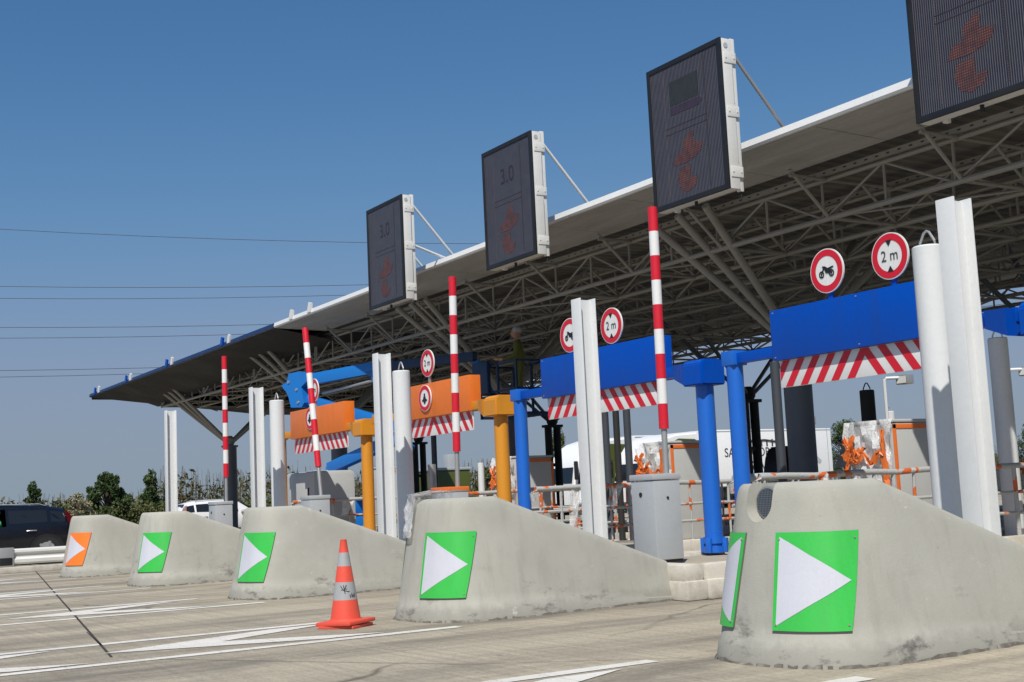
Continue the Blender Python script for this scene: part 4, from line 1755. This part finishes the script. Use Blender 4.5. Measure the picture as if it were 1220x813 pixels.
def make_person(loc, rz, label, pose, shirtm, legm, helmet=None):
    t = thing('person', loc, label, 'person', None, rz)
    #  joints in metres, facing -y
    if pose == 'stand':
        J = [(0, 0, .92), (0, 0, 1.15), (0, .0, 1.38), (0, -.02, 1.48),
             (.09, 0, .88), (.11, -.02, .48), (.12, .02, .08), (.12, -.12, .04),
             (-.09, 0, .88), (-.11, -.02, .48), (-.12, .02, .08), (-.12, -.12, .04),
             (.19, 0, 1.38), (.27, -.04, 1.14), (.24, -.26, 1.06), (.18, -.40, 1.08),
             (-.19, 0, 1.38), (-.27, -.06, 1.16), (-.24, -.28, 1.08), (-.2, -.40, 1.10)]
    else:
        J = [(0, 0, .25), (0, .05, .48), (0, .08, .72), (0, .06, .82),
             (.1, -.05, .24), (.13, -.45, .32), (.13, -.60, .02), (.13, -.75, -.02),
             (-.1, -.05, .24), (-.13, -.45, .32), (-.13, -.60, .02), (-.13, -.75, -.02),
             (.19, .06, .72), (.30, -.02, .50), (.28, -.28, .56), (.24, -.45, .60),
             (-.19, .06, .72), (-.24, -.05, .50), (-.2, -.3, .55), (-.18, -.45, .6)]
    E = [(0, 1), (1, 2), (2, 3), (0, 4), (4, 5), (5, 6), (6, 7), (0, 8), (8, 9), (9, 10), (10, 11), (2, 12), (12, 13), (13, 14), (14, 15), (2, 16), (16, 17), (17, 18), (18, 19)]
    rad = [.145, .135, .14, .06, .095, .065, .045, .04, .095, .065, .045, .04, .07, .052, .042, .034, .07, .052, .042, .034]
    me = person('body', loc, rz, label, J, rad, E, [shirtm, legm, M['skin']], None)
    hip = .95 if pose == 'stand' else .30
    neck = J[3][2] - .03
    for p in me.polygons:
        c = p.center
        p.material_index = 1 if c.z < hip - .02 else 0
        if pose != 'stand' and c.y < -.12 and c.z < .40:
            p.material_index = 1
        if (pose == 'stand' and abs(c.x) > .15 and c.y < -.33) or (pose != 'stand' and abs(c.x) > .15 and c.y < -.20 and c.z > .45) or (c.z > neck):
            p.material_index = 2
    o = bpy.data.objects.new('body', me)
    COL.objects.link(o)
    o.parent = t
    nk = Vector(J[3])
    bm = B()
    bmesh.ops.create_uvsphere(bm, u_segments=20, v_segments=14, radius=1)
    for v in bm.verts:
        x, y, z = v.co
        if z < -.2:
            x *= .82
            y = y * .9 - .06
        v.co = Vector((x * .078, y * .098, z * .118)) + nk + Vector((0, -.02, .125))
    # nose and ears
    box(bm, -.013, .013, nk.y - .14, nk.y - .10, nk.z + .09, nk.z + .135, .006)
    for s in (-1, 1):
        box(bm, s * .076 - .008, s * .076 + .008, nk.y - .03, nk.y + .01, nk.z + .10, nk.z + .155, .006)
    hd = obj('head', bm, M['skin'], t)
    bm = B()
    for s in (-1, 1):
        box(bm, s * .03 - .012, s * .03 + .012, nk.y - .112, nk.y - .104, nk.z + .128, nk.z + .14, .002)
    box(bm, -.024, .024, nk.y - .112, nk.y - .104, nk.z + .058, nk.z + .066, .002)
    obj('eyes_and_mouth', bm, M['hair'], hd)
    bm = B()
    bmesh.ops.create_uvsphere(bm, u_segments=18, v_segments=10, radius=1)
    for v in bm.verts:
        x, y, z = v.co
        v.co = Vector((x * .088, y * .108, max(z, -.15) * .125)) + nk + Vector((0, .005, .148))
    obj('helmet' if helmet else 'hair', bm, helmet or M['hair'], hd)
    # fingers
    for i in (15, 19):
        w = Vector(J[i])
        d = (w - Vector(J[i - 1])).normalized()
        u, v = frame_of(d)
        bm = B()
        tube(bm, w - d * .01, w + d * .07, .030, .034, n=10)
        for q in range(4):
            off = u * (.024 - .016 * q)
            b0 = w + d * .06 + off
            ln = (.055, .065, .06, .045)[q]
            path(bm, [b0, b0 + d * ln * .6, b0 + d * ln + v * .02], .0085, 6)
        path(bm, [w + d * .02 + u * .03, w + d * .05 + u * .05, w + d * .07 + u * .05 + v * .015], .009, 6)
        obj('hand', bm, M['skin'], t)
    return t


# the driver leans an arm out of the rolled-down window
d = make_person((-31.36, 5.42, .30), 0, 'driver in a bright green shirt inside the dark hatchback', 'sit', M['shirt'], M['cloth'])
d.scale = (.95, .95, .95)

# ------------------------------------------------------------------ boom lift with worker
t = thing('boom_lift', (-28.3, 12.4, 0), 'bright blue articulated boom lift reaching under the canopy', 'boom lift')


def L(x, y, z):
    return Vector((x + 28.3, y - 12.4, z))


def beam(bm, a, b, w, h, mi=0):
    a, b = Vector(a), Vector(b)
    d = (b - a)
    ln = d.length
    z = d.normalized()
    x = z.cross(Vector((0, 0, 1))).normalized()
    y = z.cross(x)
    m = Matrix((x, y, z)).transposed().to_4x4()
    m.translation = (a + b) / 2
    box(bm, -w / 2, w / 2, -h / 2, h / 2, -ln / 2, ln / 2, .02, mi, mat=m)


bm = B()
box(bm, -.9, .9, -1.4, 1.4, .35, .75, .06)
ch = obj('chassis', bm, M['liftblue'], t)
for sx in (-.95, .95):
    for sy in (-1.0, 1.0):
        bm = B()
        tube(bm, (sx - .16, sy, .42), (sx + .16, sy, .42), .42, n=24)
        w = obj('wheel', bm, M['tyre'], t)
        bm = B()
        tube(bm, (sx + (.17 if sx > 0 else -.17), sy, .42), (sx + (.175 if sx > 0 else -.175), sy, .42), .2, n=20)
        obj('rim', bm, M['alloy'], w)
bm = B()
box(bm, -.7, .6, -.9, .9, .76, 1.2, .1)
obj('turret', bm, M['liftblue'], t)
KA, KB, KC, KD = L(-28.1, 12.3, 1.90), L(-24.8, 12.75, 2.53), L(-28.0, 11.6, 3.74), L(-22.75, 13.25, 3.85)
bm = B()
beam(bm, L(-28.5, 12.4, 1.10), KA, .2, .24)
beam(bm, KA, KB, .22, .26)
obj('lower_arm', bm, M['liftblue'], t)
bm = B()
beam(bm, KB + Vector((0, 0, .05)), KC + Vector((.15, .1, -.25)), .20, .22)
beam(bm, KB + Vector((.1, 0, -.35)), KC + Vector((.25, .08, -.52)), .10, .12)
obj('riser_arm', bm, M['liftblue'], t)
bm = B()
pl = [(-.38, -.02), (-.55, .14), (-.35, .22), (-.28, .40), (.10, .42), (.36, .36), (.40, .18), (.16, .05), (.26, -.32), (.16, -.42), (-.22, -.40), (-.30, -.15)]
dx = (KD - KC)
dx.z = 0
dx.normalize()
nrm = Vector((-dx.y, dx.x, 0))
prism(bm, [KC + dx * a + Vector((0, 0, b)) - nrm * .17 for a, b in pl], nrm * .34)
obj('knuckle', bm, M['liftblue'], t)
for a, b in ((0, 0), (.05, -.3), (-.28, .2)):
    bm = B()
    q = KC + dx * a + Vector((0, 0, b))
    tube(bm, q - nrm * .19, q + nrm * .19, .035, n=14)
    obj('pivot_pin', bm, M['steel'], t)
bm = B()
mid = KC.lerp(KD, .46)
beam(bm, KC + Vector((0, 0, .2)), mid + Vector((0, 0, .22)), .20, .26)

q = mid + Vector((0, 0, .05))
prism(bm, [q + dx * a + Vector((0, 0, b)) - nrm * .1 for a, b in ((-.25, .1), (.2, .1), (.28, -.2), (.05, -.28), (-.08, -.02))], nrm * .2)
obj('upper_boom', bm, M['liftblue'], t)
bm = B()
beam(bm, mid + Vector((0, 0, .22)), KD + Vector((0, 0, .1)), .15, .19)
obj('inner_boom', bm, M['shadedblue'], t)  # darker blue paints the roof shade onto this section
bm = B()
tube(bm, KC + Vector((.5, .3, -.12)), mid + Vector((.1, 0, -.05)), .035, n=10)
obj('hydraulic_ram', bm, M['steel'], t)
# basket
bq = L(-22.0, 13.6, 2.62)
bm = B()
box(bm, bq.x - .5, bq.x + .9, bq.y - .4, bq.y + .4, bq.z, bq.z + .06, .01)
for z in (.5, 1.05):
    for x0, x1, y0, y1 in ((-.5, .9, -.42, -.38), (-.5, .9, .38, .42), (-.52, -.48, -.4, .4), (.88, .92, -.4, .4)):
        box(bm, bq.x + x0, bq.x + x1, bq.y + y0, bq.y + y1, bq.z + z, bq.z + z + .04, .006)
for x in (-.5, .2, .9):
    for y in (-.4, .4):
        box(bm, bq.x + x - .02, bq.x + x + .02, bq.y + y - .02, bq.y + y + .02, bq.z, bq.z + 1.08)
obj('basket', bm, M['shadedblue'], t)
bm = B()
box(bm, bq.x - .62, bq.x - .02, bq.y - .52, bq.y - .43, bq.z + .50, bq.z + 1.15, .03)
obj('control_box', bm, M['shadedblue'], t)
bm = B()
beam(bm, KD, bq + Vector((-.5, 0, .2)), .12, .16)
obj('jib', bm, M['liftblue'], t)
make_person((-21.62, 13.6, 2.69), -.6, 'worker in yellow workwear standing in the lift basket under the roof', 'stand', M['hivis'], M['hivis'], M['offgrey'])


# ------------------------------------------------------------------ trucks
def truck(xs, y0, y1, label, text, cabL=3.45, gap=.9):
    t = thing('box_truck', (xs - 1.25, y0, 0), label, 'truck', 'white trucks beyond the canopy')
    W = 1.25
    # cab: front at y=0
    bm = B()
    prof = [(.0, .5), (.0, 1.5), (.18, 2.35), (.40, 2.75), (.75, 3.2), (1.3, 3.5), (2.0, 3.68), (cabL, 3.76), (cabL, .5)]
    prism(bm, [(-W, a, b) for a, b in prof], (2 * W, 0, 0))
    bmesh.ops.bevel(bm, geom=[e for e in bm.edges if abs(e.verts[0].co.x - e.verts[1].co.x) < .01], offset=.12, segments=3, affect='EDGES')
    obj('cab', bm, M['truckwhite'], t)
    for s in (-1, 1):
        bm = B()
        pl = [(1.75, .9), (1.75, 2.9), (1.85, 3.3), (2.15, 3.42), (cabL - .3, 3.38), (cabL - .05, 3.15), (cabL - .05, .9)]
        prism(bm, [(s * (W + .002), a, b) for a, b in pl], (s * .02, 0, 0))
        d = obj('cab_door', bm, M['olive'], t)
        bm = B()
        prism(bm, [(s * (W + .024), a, b) for a, b in [(.22, 1.5), (.42, 2.35), (.85, 2.4), (.85, 1.5)]], (s * .008, 0, 0))
        obj('side_window', bm, M['glass'], t)
        bm = B()
        box(bm, s * (W + .18) - .05, s * (W + .18) + .05, -.05, .16, 1.7, 2.6, .04)
        box(bm, s * (W + .02), s * (W + .2), .03, .08, 2.42, 2.47)
        obj('mirror', bm, M['black'], t)
        bm = B()
        prism(bm, [(s * (W + .001), a, b) for a, b in [(cabL + .02, .6), (cabL + .02, 2.3), (cabL + .35, 1.9), (cabL + gap + .6, .6)]], (s * -.05, 0, 0))
        obj('side_fairing', bm, M['binblack'], t)
    bm = B()
    sheet(bm, [(-1.1, -.02, 1.55), (1.1, -.02, 1.55), (1.05, .15, 2.32), (-1.05, .15, 2.32)])
    obj('windscreen', bm, M['glass'], t)
    Lb = y1 - y0
    bm = B()
    box(bm, -1.27, 1.27, cabL + gap * .35, Lb, 1.05, 3.80, .03)
    c = obj('cargo_box', bm, M['truckwhite'], t)
    bm = B()
    for s in (-1, 1):
        box(bm, s * 1.272 - .006, s * 1.272 + .006, Lb - .30, Lb - .26, 1.06, 3.79)
        box(bm, s * 1.274 - .008, s * 1.274 + .008, cabL + gap * .4, Lb - .02, 3.70, 3.74)
    obj('corner_trim', bm, M['offgrey'], c)
    bm = B()
    box(bm, -1.1, 1.1, .3, Lb - .2, .55, 1.0, .03)
    obj('chassis', bm, M['binblack'], t)
    for yw in (.95, Lb - 2.6, Lb - 1.3):
        for s in (-1, 1):
            bm = B()
            tube(bm, (s * .85, yw, .5), (s * 1.22, yw, .5), .5, n=24)
            w = obj('wheel', bm, M['tyre'], t)
            bm = B()
            tube(bm, (s * 1.221, yw, .5), (s * 1.23, yw, .5), .26, n=20)
            obj('rim', bm, M['alloy'], w)
    if text:
        rot = (math.pi / 2, 0, math.pi / 2)
        y = 43.7 - y0
        text_mesh('company_name', 'SAINT-GOBAIN', .62, .004, M['letter'], c, (1.282, y, 2.66), rot, sx=.92)
        text_mesh('company_name', 'GLASS', .62, .004, M['letter'], c, (1.282, y + .3, 2.0), rot, sx=.95)
        bm = B()
        for q in range(6):
            yy = y - .6 + q * .36
            box(bm, 1.278, 1.286, yy - .05, yy + .05, 2.95, 3.20 + .02 * q)
        path(bm, [(1.282, y - .9, 3.16), (1.282, y - .1, 3.24), (1.282, y + .7, 3.26), (1.282, y + 1.4, 3.18)], .05, 6)
        obj('bridge_emblem', bm, M['letter'], c)
        bm = B()
        prism(bm, [(1.281, Lb - 1.75, 2.9), (1.281, Lb - .78, 2.15), (1.281, Lb - .92, 1.98), (1.281, Lb - 1.9, 2.55)], (.004, 0, 0))
        obj('grey_stripe', bm, M['offgrey'], c)
    return t


truck(-48.0, 36.8, 49.0, 'white box truck with dark lettering beyond the canopy', True)
truck(-51.8, 35.4, 46.5, 'second white truck, only its cab showing left of the lettered one', False)

# ------------------------------------------------------------------ roadside details beyond
FG = 'floodlights on poles beyond the canopy'


def flood(x, y, h, label, arm=.55):
    t = thing('floodlight_mast', (x, y, 0), label, 'floodlight', FG)
    bm = B()
    path(bm, [(0, 0, 0), (0, 0, h), (.02, .04, h + .03), (arm * .6, arm * .8, h + .03)], .045, 8)
    obj('mast', bm, M['white'], t)
    bm = B()
    box(bm, arm * .6 - .2, arm * .6 + .2, arm * .8 - .14, arm * .8 + .14, h - .16, h + .10, .03)
    hd = obj('lamp_head', bm, M['steel'], t)
    bm = B()
    box(bm, arm * .6 - .16, arm * .6 + .16, arm * .8 - .15, arm * .8 - .141, h - .13, h + .06)
    obj('lamp_glass', bm, M['lampglass'], hd)
    return t


flood(-24.4, 27.1, 3.75, 'floodlight on a thin white mast above the taped kiosk')
flood(-29.6, 28.6, 3.0, 'floodlight peeking out right of the slate column', .5)
flood(-22.8, 30.2, 3.85, 'floodlight at the right edge beside the slate pipe bollard')

t = thing('triangular_sign', (-24.6, 25.6, 0), 'back of a triangular road sign beside the taped kiosk', 'road sign')
bm = B()
prism(bm, [(-.42, 0, 1.42), (.42, 0, 1.42), (0, 0, 2.12)], (0, .02, 0))
obj('plate', bm, M['steel'], t)
bm = B()
tube(bm, (0, .05, 0), (0, .05, 2.0), .035, n=10)
box(bm, -.2, .2, .022, .045, 1.62, 1.66)
obj('pole', bm, M['steel'], t)

t = thing('warning_barrier', (-8.2, 17.3, .0), 'small red and white marker post at the right edge', 'marker post')
bm = B()
lathe(bm, [(.05, 0), (.05, 1.75)], 14)
obj('shaft', bm, M['darkcol'], t)
bm = B()
prism(bm, [(-.22, -.06, 1.52), (0, -.06, 1.43), (.22, -.06, 1.52), (0, -.06, 1.61)], (0, .04, 0))
obj('diamond_head', bm, M['blackmatt'], t)
bm = B()
for i in range(5):
    tube(bm, (.12, 0, .9 + i * .13), (.12, 0, 1.03 + i * .13), .035, n=12, mi=i % 2)
obj('striped_sleeve', bm, [M['red'], M['stripewhite']], t)

t = thing('waste_container', (-50.0, 27.2, 0), 'dark green waste container far behind the raised boom', 'container')
bm = B()
box(bm, -.9, .9, -.9, .9, .1, 2.3, .06)
obj('container_body', bm, M['olive'], t)
bm = B()
box(bm, -.95, .95, -.95, .95, 2.3, 2.42, .03)
box(bm, .1, .6, .0, .5, 2.42, 3.0, .03)
obj('lid', bm, M['offgrey'], t)

# ------------------------------------------------------------------ vegetation
def tree(x, y, h, w, label, leaf, cat='tree', conic=False, group=None, n=3200, name='bushy_tree', size=.075):
    t = thing(name, (x, y, 0), label, cat, group)
    bm = B()
    path(bm, [(0, 0, -.1), (.03, .02, h * .25), (-.02, .03, h * .55), (.02, 0, h * .9)], [.10 * h / 3, .07 * h / 3, .045 * h / 3, .012], 10)
    cs, rs = [], []
    for i in range(62 if conic else 80):
        q = random.uniform(.08, .96)
        a = random.uniform(0, 6.283)
        ww = w * ((1 - q) ** .55 * 1.0 if conic else math.sin(math.pi * min(1, .22 + q * .72)) ** .8)
        rr = ww * random.uniform(.25, .85)
        c = (rr * math.cos(a), rr * math.sin(a), h * q)
        s = random.uniform(.08, .22) * h * .40
        cs.append(c)
        rs.append((s * .85, s * .85, s * 1.3))
        path(bm, [(0, 0, max(.1, c[2] - h * .22)), (c[0] * .5, c[1] * .5, c[2] - h * .08), c], [.03 * h / 3, .02 * h / 3, .006], 6)
    cs.append((0, 0, h * .97))
    rs.append((w * .14, w * .14, h * .08))
    obj('trunk', bm, M['bark'], t)
    v, f = leaf_quads(cs, rs, int(n * 2.1), size * .72, 1.2)
    raw('crown', v, f, M[leaf], t)
    return t


TG = 'shrubs and small trees along the far verge'
tree(-59, 14.9, 2.85, 1.5, 'widest dark green bushy tree left of the canopy', 'leafdark', group=TG, n=6500)
tree(-59, 16.9, 2.9, .8, 'slender dark tree right of the widest bushy one', 'leafdark', group=TG, conic=True, n=2600)
tree(-59, 17.75, 2.5, .7, 'smallest dark tree nearest the farthest white H post', 'leafdark', group=TG, conic=True, n=1900)
tree(-60, 12.0, 2.6, .75, 'lone dark tree above the roof of the dark car', 'leafdark', group=TG, conic=True, n=2200)
tree(-61, 16.0, 2.1, 1.3, 'yellowish green low shrub beneath the slender dark tree', 'leafmid', group=TG, n=2000)
tree(-57, 13.2, 1.95, .9, 'pale flowering shrub between the dark car and the orange arrow nose', 'leafpale', 'shrub', group=TG, n=1700)
tree(-60, 40.1, 4.7, .95, 'narrow poplar behind the black column left of the trucks', 'leafmid', conic=True, group=TG, n=2600)
tree(-60, 62.5, 4.9, 1.9, 'bushy tree right of the lettered truck', 'leafdark', group=TG, n=3600)
tree(-60, 58.5, 3.3, 1.3, 'lower bush touching the rear of the lettered truck', 'leafdark', group=TG, n=2000)
tree(-57, 78, 4.6, 2.2, 'distant tree at the right edge behind the slate pipe bollard', 'leafdark', group=TG, n=2500)
tree(-62, 36.5, 2.6, 1.2, 'olive bush seen between the slender blue post and a white H post', 'leafmid', 'shrub', group=TG, n=1800)

# hedge and tall dry weeds: one mass nobody could count
cs, rs = [], []
for y in np.arange(-45, 140, .75):
    hh = 1.95 + .2 * math.sin(y * .35) + .22 * math.sin(y * 1.1) + random.uniform(-.15, .3) + (.65 if y > 18 else 0)
    x = -62.5 + random.uniform(-1.3, 1.3)
    cs.append((x, y, hh * .45))
    rs.append((1.0, .8, hh * .56))
v, f = leaf_quads(cs, rs, 52000, .085, 1.5, up=.9)
h1 = raw('hedge', v, f, M['leafdry'])
tag(h1, 'brown green hedge of tall weeds along the far verge', 'hedge', kind='stuff')
cs2 = [(c[0] - .6 + random.uniform(-.8, .8), c[1] + random.uniform(-.5, .5), c[2] * .95) for c in cs]
v, f = leaf_quads(cs2, [(r[0] * .9, r[1] * .8, r[2] * .95) for r in rs], 30000, .085, 1.3, up=.5)
h2 = raw('hedge', v, f, M['leafmid'])
tag(h2, 'olive green thicket growing behind the dry weeds', 'hedge', kind='stuff')
# low rounded bushes in front, one tangled mass
cs3, rs3 = [], []
for i in range(120):
    y = random.uniform(9, 24)
    hh = random.uniform(.7, 1.75) * (1.0 if y > 12.4 else .9)
    cs3.append((-58.2 + random.uniform(-1.2, .8), y, hh * .5))
    rs3.append((random.uniform(.35, .7), random.uniform(.35, .8), hh * .52))
v, f = leaf_quads(cs3, rs3, 34000, .06, 1.2, up=.3)
tag(raw('undergrowth', v, f, M['leafbush']), 'low rounded green bushes growing under the small trees', 'bushes', kind='stuff')
# tall plumes
nn = 5500
p = np.c_[rng.uniform(-63.5, -60.5, nn), rng.uniform(-40, 130, nn), np.zeros(nn)]
hh = (1.95 + .2 * np.sin(p[:, 1] * .35) + .22 * np.sin(p[:, 1] * 1.1) + np.where(p[:, 1] > 18, .65, 0)) * rng.uniform(.75, 1.16, nn)
ww = rng.uniform(.003, .010, nn)
ln = rng.normal(0, .14, (nn, 2))
v = np.stack([p + np.c_[0 * ww, -ww, 0 * ww + .2], p + np.c_[0 * ww, ww, 0 * ww + .2], p + np.c_[ln[:, 0], ln[:, 1] + ww * 1.2, hh], p + np.c_[ln[:, 0], ln[:, 1] - ww * 1.2, hh + .08]], 1).reshape(-1, 3)
h3 = raw('tall_grass', v, np.arange(4 * nn).reshape(-1, 4), M['leafdry'])
tag(h3, 'tall dry grass stalks rising from the hedge', 'grass', kind='stuff')

# ------------------------------------------------------------------ overhead lines
WG = 'overhead power lines'
wl = [((-124.8, 22.0, 28.0), (-101.6, 60.1, 24.6), 'highest power line crossing the sky at left'),
      ((-125.5, 22.1, 22.7), (-107.9, 50.8, 21.3), 'upper line of the middle pair of power lines'),
      ((-125.7, 22.1, 21.6), (-108.4, 50.2, 20.4), 'lower line of the middle pair of power lines'),
      ((-126.0, 22.2, 18.9), (-112.4, 44.2, 18.0), 'upper line of the pair of power lines above the blue roof edge'),
      ((-126.1, 22.2, 17.9), (-113.4, 42.9, 17.2), 'lower line of the pair of power lines above the blue roof edge'),
      ((-126.5, 22.3, 14.9), (-118.7, 35.0, 14.5), 'upper line of the lowest pair, level with the roof tip'),
      ((-126.6, 22.3, 14.3), (-119.6, 33.7, 14.0), 'lower line of the lowest pair, level with the roof tip')]
for a, b, l in wl:
    a, b = Vector(a), Vector(b)
    d = b - a
    pts = []
    for q in np.linspace(-4, 7, 45):
        p = a + d * q * (30 / d.length) * .9
        z = a.z + d.z * (q * 27 / d.length) + .0006 * ((q * 27) * (q * 27 - d.length))
        pts.append((p.x, p.y, z))
    bm = B()
    path(bm, pts, .026, 5)
    tag(obj('power_line', bm, M['wire']), l, 'power line', WG)

# ------------------------------------------------------------------ camera
f, pitch, roll, yaw = 1530.0, math.radians(6.89), math.radians(2.65), math.radians(31.9)
F0 = Vector((-math.cos(yaw), math.sin(yaw), 0))
R0 = Vector((math.sin(yaw), math.cos(yaw), 0))
U0 = Vector((0, 0, 1))
Fw = F0 * math.cos(pitch) + U0 * math.sin(pitch)
Up = U0 * math.cos(pitch) - F0 * math.sin(pitch)
Rt = R0 * math.cos(roll) - Up * math.sin(roll)
U2 = Up * math.cos(roll) + R0 * math.sin(roll)
cam = bpy.data.cameras.new('camera')
cam.sensor_width = 36
cam.lens = f / 1220 * 36
cam.clip_start = .1
cam.clip_end = 8000
co = bpy.data.objects.new('camera', cam)
COL.objects.link(co)
mw = Matrix((Rt, U2, -Fw)).transposed().to_4x4()
mw.translation = (0, 0, 1.05)
co.matrix_world = mw
SC.camera = co

# ------------------------------------------------------------------ light
el = math.radians(52)
sd = Vector((.74, -.67, 0)).normalized() * math.cos(el) + Vector((0, 0, math.sin(el)))
sun = bpy.data.lights.new('sun', 'SUN')
sun.energy = 4.0
sun.angle = math.radians(.53)
sun.color = (1, .955, .88)
so = bpy.data.objects.new('sun', sun)
COL.objects.link(so)
so.rotation_euler = (-sd).to_track_quat('-Z', 'Y').to_euler()
so.location = sd * 50
w = bpy.data.worlds.new('World')
SC.world = w
w.use_nodes = True
nt = w.node_tree
sky = nt.nodes.new('ShaderNodeTexSky')
sky.sky_type = 'NISHITA'
sky.sun_disc = False
sky.sun_elevation = el
sky.sun_rotation = math.atan2(sd.x, sd.y)
sky.altitude = 50
sky.air_density = 1.15
sky.dust_density = .5
sky.ozone_density = 3.5
bg = nt.nodes['Background']
bg.inputs['Strength'].default_value = .10
# the day was hazy: deepen the blue overhead and grey the air towards the horizon
K = .10 * 2 ** .3
sc1 = nt.nodes.new('ShaderNodeVectorMath')
sc1.operation = 'SCALE'
sc1.inputs['Scale'].default_value = K
nt.links.new(sky.outputs[0], sc1.inputs[0])
cv = nt.nodes.new('ShaderNodeRGBCurve')
cv.mapping.use_clip = False
cv.mapping.extend = 'EXTRAPOLATED'
for ch, pts in enumerate(([(.185, .066), (.287, .120), (.414, .185), (.681, .245), (1, .30)], [(.314, .174), (.465, .252), (.608, .293), (.828, .32), (1, .37)], [(.534, .372), (.703, .452), (.80, .47), (1, .50)])):
    c = cv.mapping.curves[ch]
    c.points[-1].location = pts[-1]
    for p in pts[:-1]:
        c.points.new(*p)
cv.mapping.update()
nt.links.new(sc1.outputs[0], cv.inputs['Color'])
tc = nt.nodes.new('ShaderNodeTexCoord')
sp = nt.nodes.new('ShaderNodeSeparateXYZ')
nt.links.new(tc.outputs['Generated'], sp.inputs[0])
rp = nt.nodes.new('ShaderNodeValToRGB')
e = rp.color_ramp.elements
e[0].position, e[0].color = 0.0, (.95, .95, .95, 1)
e[1].position, e[1].color = .16, (0, 0, 0, 1)
nt.links.new(sp.outputs['Z'], rp.inputs['Fac'])
mx = nt.nodes.new('ShaderNodeMix')
mx.data_type = 'RGBA'
mx.inputs[7].default_value = (.248, .312, .372, 1)
nt.links.new(rp.outputs[0], mx.inputs[0])
nt.links.new(cv.outputs[0], mx.inputs[6])
sc2 = nt.nodes.new('ShaderNodeVectorMath')
sc2.operation = 'SCALE'
sc2.inputs['Scale'].default_value = 1.04 / K
nt.links.new(mx.outputs[2], sc2.inputs[0])
nt.links.new(sc2.outputs[0], bg.inputs['Color'])
vs = SC.view_settings
vs.view_transform = 'Standard'
vs.look = 'None'
vs.exposure = .3
vs.gamma = 1
SC.cycles.use_denoising = True
SC.cycles.max_bounces = 8
